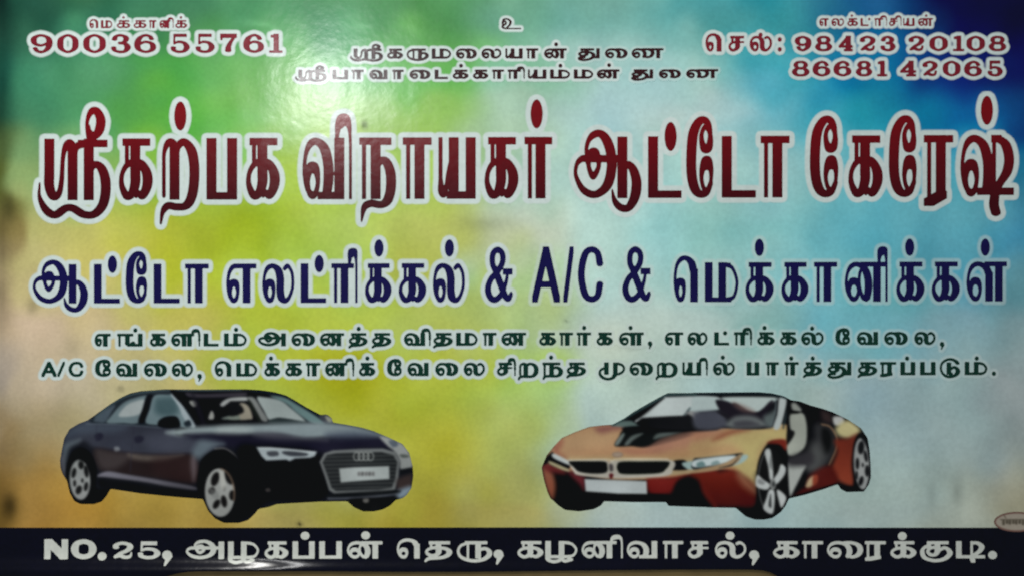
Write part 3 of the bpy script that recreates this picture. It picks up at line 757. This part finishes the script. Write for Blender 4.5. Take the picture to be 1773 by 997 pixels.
# glasshouse
P.fill([262,262, 340,188, 470,104, 600,66, 770,56, 850,90, 960,292, 860,300, 700,290, 500,284, 380,276], (34,42,50), 1.5)
P.stroke([300,232, 400,150, 500,95, 620,66, 780,52, 1000,54, 1260,50], (78,100,104), 2.2, 1.2, alpha=.8)
P.fill([290,252, 345,200, 430,150, 405,200, 365,262, 320,264], (72,86,98), 2)
P.fill([378,268, 400,230, 480,142, 560,105, 650,90, 632,140, 588,264, 480,270], (104,124,130), 1.5)
P.fill([455,222, 500,158, 560,128, 628,120, 600,205, 520,228], (166,176,176), 2)
P.fill([640,90, 684,90, 660,160, 630,262, 584,262, 610,180], (14,14,20), 1.2)
P.fill([634,266, 660,180, 690,92, 780,84, 820,92, 870,180, 930,290, 860,296, 720,284], (112,134,140), 1.5)
P.fill([700,112, 770,96, 830,112, 850,190, 800,225, 720,215, 690,180], (66,92,98), 4)
P.fill([800,84, 832,90, 900,190, 962,292, 925,296, 880,230, 850,160], (158,172,178), 1.5)
P.fill([885,270, 920,250, 935,285, 905,300], (30,40,48), 1.5)
P.stroke([240,276, 450,280, 700,298, 930,312], (92,104,114), 1.5, 1, alpha=.7)
P.fill([712,282, 722,252, 760,230, 820,224, 848,238, 862,280, 850,308, 800,308, 740,300], (9,9,14), 1.2)
P.fill([825,320, 860,300, 915,312, 925,345, 870,355, 830,345], (10,10,14), 1.2)
# windscreen
P.fill([795,56, 900,62, 1265,62, 1410,66, 1500,160, 1500,285, 1265,282, 1020,292, 985,300, 900,180], (12,12,16), 1.2)
P.fill([900,70, 1010,78, 1265,70, 1300,80, 1265,95, 1010,102, 920,96], (54,50,60), 2)
P.fill([922,128, 962,126, 972,155, 945,162], (150,152,146), 1.5); P.fill([1048,242, 1060,200, 1072,190, 1084,215, 1080,244], (158,160,154), 1.5)
P.fill([1125,150, 1150,122, 1200,104, 1300,100, 1300,122, 1200,128, 1145,160], (168,172,170), 1.8)
P.fill([1140,236, 1200,222, 1300,228, 1300,246, 1150,246], (112,124,116), 2)
P.fill([940,80, 1000,180, 1030,270, 1000,280], (24,22,30), 3)
f(*FB)
P.fill([60,150, 95,140, 130,170, 150,238, 120,246, 60,240], (150,142,124), 2); P.fill([0,225, 60,220, 60,246, 0,246], (120,130,118), 2)
P.fill([0,130, 70,150, 90,200, 0,222], (18,18,20), 2)
P.fill([112,110, 160,104, 210,180, 250,252, 212,254, 170,190], (120,124,122), 1.8); P.fill([120,130, 140,128, 205,250, 180,252], (24,28,24), 1.5)
P.fill([180,104, 225,100, 330,120, 400,170, 500,262, 400,246, 320,236, 262,250, 225,190], (154,166,164), 1.8)
P.fill([270,94, 350,100, 430,140, 625,268, 540,268, 440,200, 370,140], (98,128,128), 2)
P.stroke([150,60, 260,74, 370,92, 440,134, 530,190, 640,268], (16,26,32), 2.2, 1)
P.fill([262,250, 320,238, 420,250, 520,266, 400,276, 262,274], (40,50,52), 1.5)
P.fill([590,222, 640,215, 672,240, 680,270, 620,268], (60,62,72), 2); P.fill([630,225, 672,238, 676,262, 648,262], (168,170,150), 2, alpha=.8)
# bonnet
P.fill([-420,330, -260,300, 0,284, 200,278, 600,268, 800,288, 950,325, 1060,372, 1000,372, 700,362, 480,372, 320,345, 100,345, -120,345, -330,352], (150,166,168), 3, c2=(120,134,140), axis=0)
P.fill([-300,350, -80,342, 100,350, 320,352, 520,380, 760,368, 1000,368, 1060,430, 820,440, 600,470, 300,430, 0,430, -120,400], (26,24,42), 4)
P.fill([200,330, 320,338, 480,372, 640,384, 430,378, 260,372, 160,350], (92,92,104), 4, alpha=.7)
P.fill([640,345, 820,330, 960,352, 860,368, 700,372], (60,68,88), 5, alpha=.8)
P.fill([-50,300, 60,296, 140,312, 60,330, -80,326], (184,194,190), 5, alpha=.6)
f(*FA)
P.fill([1000,380, 1100,392, 1150,410, 1080,430, 1000,500, 970,500, 940,470, 960,420], (100,116,126), 4, alpha=.85)
P.fill([975,700, 985,560, 1010,500, 1080,450, 1150,445, 1220,490, 1260,560, 1290,700, 1240,930, 1100,905, 1030,830], (10,10,12), 2)
P.stroke([1090,440, 1160,440, 1230,490, 1260,540], (104,102,98), 2.0, 1, alpha=.8)
f(*FB)
P.fill([60,430, 200,420, 600,480, 640,760, 300,790, 200,830, 60,920, 0,900, 30,640], (9,9,13), 5)
# headlight
P.fill([175,430, 260,430, 420,445, 575,460, 560,490, 530,500, 430,505, 395,522, 370,512, 240,518, 210,490], (164,176,180), 1.4, smooth=False)
P.fill([245,462, 312,458, 320,485, 262,490], (66,70,78), 1.5); P.fill([350,458, 420,458, 512,472, 500,488, 410,490, 352,474], (58,62,70), 1.5)
P.stroke([195,436, 330,440, 560,464], (200,206,204), 1.0, 1)
P.fill([235,705, 262,700, 268,722, 240,725], (60,56,54), 2)
# grille
P.fill([592,528, 625,470, 680,452, 860,442, 1010,440, 1090,462, 1122,520, 1112,640, 1090,712, 980,728, 690,738, 655,715, 625,620], (112,116,116), 1.5, smooth=False)
P.fill([612,530, 640,482, 700,470, 1000,462, 1078,482, 1106,530, 1092,640, 1070,700, 980,712, 700,720, 672,700, 645,620], (34,36,38), 1.5, smooth=False)
for i in range(9):
    y = 488 + i * 26
    P.stroke([625 + max(0, i - 2) * 7, y + 8, 860, y + 2, 1098 - max(0, i - 3) * 4, y - 3], (72,76,74), 1.5, 1.0, alpha=.75)
for i in range(4): P.stroke(P.ell(838 + i * 30, 492, 21, 27, 0, 359), (156,160,156), 1.5, .8, alpha=.8)
P.fill([722,572, 820,564, 1052,556, 1054,640, 880,652, 732,664], (166,174,172), 1.2, smooth=False)
for x, c in ((845, 110), (868, 92), (892, 104), (915, 92), (938, 108)): P.fill([x,596, x+16,594, x+16,618, x,620], (c,c,c), 1.2)
# silver corner
P.fill([990,362, 1060,372, 1140,410, 1188,475, 1206,560, 1130,575, 1122,520, 1090,462, 1040,420], (150,154,152), 2.5)
P.fill([1050,390, 1100,388, 1110,420, 1075,430], (88,98,110), 2); P.fill([1125,478, 1175,482, 1180,498, 1135,500], (86,92,88), 1.5)
P.fill([1128,582, 1200,566, 1202,592, 1135,610], (20,22,26), 1.5)
P.fill([1112,640, 1200,610, 1206,640, 1195,700, 1130,720, 1105,700], (58,46,44), 3); P.fill([1110,720, 1190,690, 1200,712, 1160,760, 1110,768], (120,138,152), 3)
P.stroke([650,770, 850,765, 1000,752, 1120,735], (74,78,86), 3.0, 1.5); P.fill([660,740, 1090,715, 1100,735, 900,752, 670,762], (18,20,22), 2)
P.fill([775,788, 830,768, 1090,762, 1095,784, 1040,835, 950,855, 870,852, 812,826], (12,12,12), 2); P.fill([880,775, 915,772, 912,795, 885,796], (96,94,90), 1.5)
# wheels
f(*FA)
P.fill(P.ell(198, 645, 68, 132, rot=-3), (150,154,152), 1.2, c2=(136,138,136))
for cx, cy, rx, ry, r_ in ((206,545,19,30,0), (158,600,15,34,12), (240,590,15,40,-8), (190,712,20,30,20), (163,668,10,22,0), (238,690,14,30,10), (214,650,8,14,0)):
    P.fill(P.ell(cx, cy, rx, ry, rot=r_), (26,26,26), 1.6)
P.stroke(P.ell(198, 645, 62, 125, 150, 300, rot=-3), (92,96,94), 1.4, 1, alpha=.6)
P.fill(P.ell(1122, 730, 98, 160, rot=-3), (158,160,156), 1.3, c2=(146,148,144))
for cx, cy, rx, ry, r_ in ((1092,640,26,48,18), (1182,628,26,52,-22), (1070,718,22,24,20), (1150,788,20,40,-10), (1100,806,20,34,30), (1205,748,22,34,0), (1150,700,9,16,0)):
    P.fill(P.ell(cx, cy, rx, ry, rot=r_), (24,22,22), 1.7)
P.stroke(P.ell(1122, 730, 96, 158, -80, 20, rot=-3), (96,80,66), 3.0, 1.2, alpha=.75)
P.fill([1055,700, 1100,720, 1120,760, 1090,772, 1060,740], (120,122,120), 2, alpha=.6); P.fill([1120,600, 1150,600, 1160,700, 1135,705], (182,182,174), 1.8, alpha=.8)
build_car(P, sed, "dark navy saloon car printed at the lower left of the banner",
  [("wheel", (FA, P.ell(230, 650, 135, 158))), ("wheel", (FA, P.ell(1140, 735, 145, 196))), ("wheel", (FB, P.ell(935, 810, 165, 48))),
   ("door_mirror", (FA, [708,282, 722,248, 760,226, 820,220, 852,236, 866,284, 925,312, 928,348, 860,358, 820,340, 800,312, 740,304])),
   ("headlight", (FB, [172,427, 260,427, 420,442, 578,457, 562,492, 530,504, 430,508, 395,526, 370,516, 240,521, 206,492])),
   ("number_plate", (FB, [720,570, 820,562, 935,557, 1055,554, 1057,600, 1056,642, 880,654, 730,667, 726,620])),
   ("grille", (FB, [588,528, 625,467, 680,449, 860,439, 1010,437, 1093,460, 1126,520, 1116,640, 1092,715, 980,731, 690,741, 652,718, 622,620])),
   ("windscreen", (FA, [850,62, 1100,60, 1265,60, 1410,66, 1640,115, 1860,264, 1700,268, 1500,278, 1265,284, 1020,294, 990,300, 920,190])),
   ("side_window", (FA, [378,270, 400,230, 480,142, 560,103, 610,92, 654,88, 634,140, 590,266, 480,272])),
   ("side_window", (FA, [632,268, 660,180, 688,90, 780,82, 835,88, 900,190, 962,294, 860,298, 720,286])),
  ])

# ---- the orange open sports car
FC = (920, 660, .2508); FD = (1200, 660, .2508)
P = Painter(930, 670, 1516, 906, 1.25); f = P.frame; P.tone = (.82, .91)
P.C[:] = (12, 12, 14)
spo = px((FC, [70,590, 84,555, 105,505, 150,448, 210,385, 300,345, 400,308, 490,298, 560,293, 640,250, 700,208, 800,150, 905,92, 940,76, 1100,76]),
         (FD, [0,74, 200,72, 450,70, 540,78, 620,98, 670,125, 730,133, 800,160, 880,182, 950,205, 1060,258, 1150,318, 1195,385, 1210,480, 1216,580, 1218,650, 1205,700, 1170,752, 1050,756, 1010,735, 990,702, 880,740, 760,776, 655,800, 632,850, 600,892, 540,935, 480,946, 420,945, 360,925, 320,892, 290,865, 100,862]),
         (FC, [1200,860, 1050,856, 942,852, 928,826, 700,826, 500,820, 478,850, 430,875, 330,890, 230,880, 180,845, 150,815, 130,800, 108,750, 85,670]))
f(*FC)
# nose and bonnet
P.fill([70,590, 105,505, 150,448, 210,385, 400,308, 560,293, 640,300, 620,380, 800,450, 1276,320, 1400,300, 1800,300, 1790,420, 1560,600, 1240,600, 960,660, 560,670, 260,620], (168,122,84), 2, c2=(172,130,82), axis=0)
P.fill([150,500, 260,520, 520,525, 800,520, 1000,540, 1276,490, 1400,500, 1276,560, 950,560, 560,545, 280,545], (170,158,108), 5, alpha=.8)
P.fill([210,390, 400,325, 560,320, 600,360, 520,440, 300,470, 200,460], (172,134,92), 6, alpha=.8)
P.fill([440,320, 500,302, 620,296, 640,318, 560,335, 480,350], (120,62,62), 4, alpha=.8)
P.fill([150,450, 200,395, 215,420, 190,480, 240,520, 170,500], (140,72,56), 4, alpha=.8)
P.fill([620,460, 800,452, 900,430, 960,440, 860,490, 700,500], (150,88,70), 5, alpha=.7)
P.fill([800,450, 1000,360, 1276,318, 1276,400, 1080,450, 900,470], (168,112,88), 6, alpha=.8)
f(*FD)
P.fill([0,400, 150,360, 330,330, 480,318, 640,318, 640,400, 520,400, 460,470, 440,560, 430,640, 420,720, 320,640, 260,590, 330,500, 150,490, 0,500], (172,150,92), 5)
P.fill([0,330, 120,322, 180,350, 110,400, 0,420], (170,112,82), 6, alpha=.8)
P.fill([130,400, 210,345, 330,318, 380,325, 260,360, 190,390], (130,58,40), 4, alpha=.85)
P.fill([280,440, 420,400, 500,360, 640,350, 500,400, 450,470, 430,620, 330,620, 330,520], (178,160,96), 6, alpha=.8)
P.fill([0,440, 120,420, 260,430, 330,490, 180,500, 0,510], (176,128,84), 6, alpha=.7)
f(*FC)
# lower front
P.fill([75,580, 130,575, 250,610, 360,650, 370,740, 480,760, 820,760, 930,830, 500,825, 440,872, 330,890, 230,878, 160,820, 120,780, 85,670], (14,12,12), 3)
P.fill([78,600, 110,590, 150,640, 165,720, 150,800, 118,770, 88,680], (150,84,60), 3, c2=(120,60,40))
P.fill([75,570, 130,560, 200,590, 230,630, 150,625, 100,610], (112,34,34), 3, alpha=.9)
P.fill([250,615, 330,640, 365,660, 362,740, 330,700], (100,28,34), 3)
P.fill([800,665, 960,655, 1060,640, 1000,700, 960,765, 820,770], (124,28,22), 3, c2=(96,16,14))
P.fill([1010,680, 1100,650, 1160,655, 1190,760, 1260,850, 945,848, 960,790], (12,14,12), 3)
P.fill([1060,640, 1276,610, 1276,860, 1240,840, 1180,760, 1150,660], (100,24,18), 3)
P.fill([370,770, 930,772, 940,828, 490,822], (9,9,9), 2)
f(*FD)
P.fill([0,632, 140,620, 260,600, 330,640, 420,720, 420,850, 300,862, 160,850, 90,760, 40,680], (112,28,16), 4, c2=(66,12,10))
P.fill([300,640, 340,640, 410,720, 420,760, 340,710], (160,112,76), 5, alpha=.7)
# lamps
f(*FC)
P.fill([75,575, 100,520, 145,480, 160,500, 260,560, 250,600, 150,580, 120,560, 90,570], (12,12,14), 1.5)
P.fill([140,500, 165,496, 250,540, 268,560, 262,572, 160,528], (172,180,178), 1.5); P.fill([118,545, 150,552, 255,600, 258,615, 200,600, 128,566], (160,150,110), 1.5)
P.fill([975,545, 1060,540, 1080,600, 1000,610, 965,600], (14,14,16), 1.5)
P.fill([950,612, 1060,606, 1276,580, 1276,600, 1060,632, 960,640], (164,140,100), 2)
P.fill([1035,560, 1090,545, 1276,525, 1480,500, 1440,560, 1276,590, 1100,602, 1060,590], (140,166,162), 1.8)
f(*FD)
P.fill([0,530, 60,520, 240,500, 330,488, 330,505, 270,560, 200,585, 0,600], (20,24,26), 1.5)
P.fill([0,540, 120,518, 250,505, 290,510, 250,548, 140,572, 0,585], (176,188,188), 2)
P.fill([20,560, 60,545, 80,575, 30,585], (90,120,120), 2); P.fill([120,556, 160,540, 180,560, 130,572], (110,134,134), 2)
P.fill([200,560, 320,495, 330,505, 290,560, 160,605, 0,625, 0,606], (150,120,84), 1.6)
P.fill([170,590, 262,565, 310,515, 280,560, 250,580], (30,26,26), 1.2)
f(*FC)
# grille: two wide openings in pale frames
P.fill([252,540, 300,536, 500,536, 540,560, 560,540, 900,536, 965,540, 990,560, 975,600, 920,648, 600,664, 555,650, 530,662, 330,642, 290,615], (168,162,148), 1.4)
P.fill([262,546, 400,545, 505,548, 522,575, 514,622, 420,630, 330,618, 295,590], (10,12,12), 1.3)
P.fill([590,570, 620,548, 760,546, 930,546, 950,562, 925,600, 870,628, 640,634, 595,610], (9,14,10), 1.3)
P.fill([534,570, 548,562, 562,575, 562,610, 540,612], (72,66,66), 1.2); P.fill([535,636, 550,628, 565,636, 556,662, 540,662], (90,20,24), 1.2)
for x in (330, 380, 430, 480, 640, 700, 760, 820, 880): P.stroke([x,556, x+8,618], (34,36,36), 1.3, .9, alpha=.6)
P.fill(P.ell(592, 500, 36, 18), (150,128,108), 1.4); P.stroke(P.ell(592, 500, 34, 16, 0, 359), (112,96,84), 1.4, .8)
P.stroke([270,540, 520,532, 555,548, 600,530, 940,530], (186,180,160), 1.8, 1, alpha=.8)
P.fill([366,668, 560,674, 792,682, 796,770, 600,768, 374,752], (164,172,172), 1.3, smooth=False)
# bonnet vent
P.fill([575,440, 600,380, 640,330, 760,330, 1050,330, 1010,352, 900,380, 800,440, 690,442], (16,18,18), 1.8)
P.fill([575,430, 600,385, 630,352, 640,365, 600,430], (120,134,128), 2, alpha=.8); P.fill([640,430, 690,372, 770,352, 700,400, 668,432], (96,108,104), 2, alpha=.8)
P.fill([840,392, 880,352, 1040,336, 980,360, 900,380], (88,100,96), 2.5, alpha=.8)
P.fill([545,296, 640,268, 720,272, 850,292, 840,312, 700,312, 620,310], (84,104,100), 2); P.fill([640,310, 860,300, 1150,325, 1276,315, 1276,330, 1000,345, 780,345, 650,340], (12,12,14), 2)
# windscreen area
P.fill([700,275, 760,240, 920,130, 930,104, 1276,100, 1500,100, 1700,110, 1740,120, 1660,310, 1276,318, 1140,330, 860,318], (20,20,24), 1.3)
P.fill([716,276, 800,215, 915,118, 935,104, 1276,102, 1276,170, 1200,200, 1080,190, 1040,236, 760,250], (170,180,178), 1.6)
P.fill([1090,175, 1276,122, 1400,130, 1276,190, 1100,205], (160,178,176), 2)
P.stroke([1042,240, 1090,180], (60,70,72), 3, 1)
P.fill([730,296, 745,262, 800,244, 1120,236, 1140,320, 860,318], (20,20,22), 1.5)
P.fill([1065,210, 1150,205, 1160,310, 1140,290, 1110,240], (136,136,134), 2.5); P.fill([1150,225, 1276,205, 1276,310, 1160,310], (62,64,74), 3)
f(*FD)
P.fill([0,106, 150,106, 180,140, 200,180, 60,196, 0,200], (160,176,174), 2)
P.fill([200,106, 560,106, 540,140, 480,180, 440,205, 380,200, 300,150], (162,176,172), 2)
P.fill([150,130, 230,132, 330,180, 440,205, 520,135, 545,132, 500,230, 540,300, 440,300, 230,240], (26,22,30), 2)
P.fill([270,140, 350,165, 420,205, 340,200, 290,170], (112,82,76), 3, alpha=.7)
P.fill([0,222, 60,205, 180,210, 225,260, 210,312, 20,318], (66,68,80), 3); P.fill([160,205, 230,215, 240,250, 210,240], (26,24,30), 2)
P.fill([240,270, 290,238, 380,232, 450,252, 490,300, 300,316, 230,300], (98,104,104), 3); P.fill([280,270, 380,262, 450,290, 400,306, 290,308], (60,60,66), 3)
P.fill([530,210, 560,200, 545,300, 500,305, 480,240], (80,90,90), 3)
P.fill([590,110, 640,112, 630,180, 592,315, 548,315, 575,220], (162,170,168), 1.6); P.stroke([655,110, 640,200, 615,318], (40,52,54), 2.5, 1); P.stroke([566,112, 560,200, 530,300], (80,90,92), 2, 1)
P.stroke([-280,86, 200,80, 450,80, 560,90, 640,112], (18,30,34), 3.2, 1.0)
f(*FC)
P.stroke([560,296, 700,216, 905,100, 940,86, 1130,86], (44,62,62), 4.2, 1.3); P.stroke([720,270, 800,210, 912,120], (196,204,200), 1.5, 1.0, alpha=.8)
# side: doors, rear, far wheel
f(*FD)
P.fill([640,112, 680,125, 730,150, 790,300, 800,480, 740,520, 650,540, 640,320], (14,14,16), 1.6)
P.fill([662,230, 700,215, 740,212, 765,240, 778,330, 765,440, 700,500, 650,500, 640,440, 680,380, 690,340, 665,320], (142,146,134), 2)
P.fill([672,150, 700,145, 740,190, 720,205, 680,190], (128,132,124), 2.5); P.fill([670,200, 722,200, 725,214, 668,216], (12,12,12), 1.5)
P.fill([645,340, 690,345, 680,380, 640,430], (20,20,20), 2)
P.fill([820,180, 960,210, 1060,262, 1000,300, 900,290, 850,300], (18,16,18), 2)
P.fill([880,200, 930,212, 950,250, 940,280, 890,262], (46,34,34), 3)
P.fill([830,300, 900,290, 960,330, 980,420, 950,520, 880,600, 820,620, 760,560, 830,420], (40,40,42), 4); P.fill([880,330, 930,330, 950,400, 930,480, 890,480], (14,14,14), 3)
P.fill([800,440, 850,420, 900,500, 860,590, 780,600], (84,86,84), 6, alpha=.6)
P.stroke([880,290, 940,310, 985,390, 975,470, 930,570], (132,100,74), 2.2, 1.2, alpha=.9)
P.fill([960,240, 1020,240, 1035,280, 1000,300, 965,290], (160,160,156), 2.5); P.fill([990,300, 1060,262, 1140,320, 1120,370, 1060,390, 1000,370, 975,330], (172,160,108), 3)
P.fill([970,400, 1060,385, 1130,360, 1110,450, 1090,560, 1100,690, 1070,712, 1000,680, 940,620, 985,480], (104,32,20), 3, c2=(140,52,30))
P.fill([640,560, 700,560, 770,570, 750,620, 700,720, 660,785, 650,680], (148,152,146), 2.5); P.fill([650,520, 800,480, 820,560, 700,580, 650,570], (44,42,46), 4)
P.fill([770,720, 800,640, 900,580, 960,590, 990,690, 880,740, 700,790, 740,740], (78,18,14), 3); P.fill([770,718, 790,668, 825,645, 832,690, 800,722], (176,150,110), 2.5)
P.fill([820,650, 850,640, 850,690, 820,710], (140,50,30), 2.5)
P.fill([660,790, 880,725, 990,696, 985,712, 760,778, 655,802], (14,10,10), 1.5)
P.fill([1100,420, 1140,350, 1190,400, 1212,560, 1216,660, 1170,752, 1050,756, 1000,700, 1080,716, 1100,690, 1090,560], (12,12,14), 2)
P.fill(P.ell(1155, 562, 54, 176, rot=-3), (142,144,142), 1.3)
for cx, cy, rx, ry, r_ in ((1150,450,22,46,5), (1182,510,12,40,-10), (1125,560,13,40,0), (1192,610,16,40,0), (1150,680,16,34,15), (1120,640,9,30,0), (1162,570,7,14,0)):
    P.fill(P.ell(cx, cy, rx, ry, rot=r_), (22,22,24), 1.6)
P.stroke(P.ell(1160, 562, 52, 172, -80, 60, rot=-3), (24,24,26), 3.4, 1.2)
# near wheel
P.fill([430,640, 445,540, 480,460, 530,405, 590,420, 640,470, 650,700, 655,800, 600,892, 520,940, 420,945, 340,905, 290,862, 420,850], (10,10,12), 2)
P.fill([505,420, 560,395, 632,400, 632,470, 590,430], (110,30,20), 2.5)
P.fill(P.ell(540, 680, 98, 228), (18,18,18), 1.4)
P.stroke(P.ell(540, 680, 96, 226, 100, 255), (104,106,104), 1.6, 1, alpha=.7)
for w_ in ([488,478, 524,462, 540,560, 546,660, 524,668, 512,580], [600,566, 632,590, 622,640, 570,700, 548,672, 580,620], [436,640, 480,672, 524,706, 500,740, 430,716],
           [520,742, 552,748, 556,820, 540,905, 480,872, 500,800], [572,742, 610,760, 636,800, 604,864, 584,810]):
    P.fill(w_, (164,168,166), 1.5)
P.fill([520,566, 530,500, 536,600], (70,72,72), 1.5, alpha=.7); P.fill([520,800, 530,770, 534,860, 515,850], (46,48,48), 1.5); P.fill([450,664, 490,694, 470,706, 440,690], (88,90,90), 1.5, alpha=.6)
P.fill(P.ell(545, 702, 20, 38), (116,118,116), 1.4); P.fill(P.ell(548, 702, 10, 20), (48,50,50), 1.3)
build_car(P, spo, "orange open-top sports car printed at the lower right of the banner",
  [("wheel", (FD, P.ell(530, 680, 122, 262))), ("wheel", (FD, P.ell(1155, 560, 66, 198))), ("wheel", (FC, P.ell(300, 770, 150, 118))),
   ("headlight", (FC, [1035,558, 1090,543, 1276,523, 1445,500, 1440,520, 1380,560, 1276,592, 1100,606, 1060,594])),
   ("headlight", (FC, [112,548, 140,498, 165,493, 250,538, 270,560, 262,618, 200,604, 128,570])),
   ("grille", (FC, [250,538, 300,533, 500,533, 555,540, 900,533, 968,538, 994,560, 978,602, 920,652, 600,668, 530,666, 330,646, 288,618])),
   ("number_plate", (FC, [364,666, 460,668, 560,671, 680,675, 795,680, 799,725, 798,773, 700,772, 600,771, 480,764, 371,755, 366,710])),
   ("windscreen", (FC, [700,276, 760,236, 860,160, 935,100, 1100,98, 1276,98, 1500,98, 1706,106, 1740,120, 1700,230, 1664,318, 1450,316, 1276,320, 1140,332, 860,320])),
   ("bonnet_vent", (FC, [570,442, 598,380, 638,328, 760,326, 1050,328, 1010,354, 900,384, 802,444, 690,446])),
  ])

# ---- printer's oval badge, cut by the right edge of the picture
P = Painter(1712, 878, 1800, 926, 1.0)
P.C[:] = (80, 62, 54)
f = P.frame; f(0, 0, 1.0)
P.fill(P.ell(1757, 901, 37, 15.5), (116,108,97), 1)
P.stroke(P.ell(1757, 901, 38, 16, 0, 359), (78,54,48), 3.0, 1.0)
for x, h in ((1732, 8), (1738, 6), (1743, 7), (1749, 6), (1754, 7), (1760, 6), (1766, 8), (1773, 6), (1779, 7)):
    P.fill([x, 898, x+4, 898, x+4, 898+h, x, 898+h], (62,56,46), 1.2)
P.stroke([1729,897, 1782,897], (62,56,46), 1.6, 1); P.stroke([1735,890, 1738,894], (70,60,50), 1.6, .8)
D, w = P.dist(P.ell(1757, 901, 39.5, 17.3), True, m=8); F = np.full(P.X.shape, 50.0); F[w] = D
r = march(F, P.ox, P.oy, P.st, 4, to_lin(blur(P.C, 1)) / light_at(P.X, P.Y)[..., None])
b = mesh_object("oval_badge", r[0], r[1], M_CAR, sign, r[2]); b["label"] = "small red-rimmed oval badge at the lower right edge"
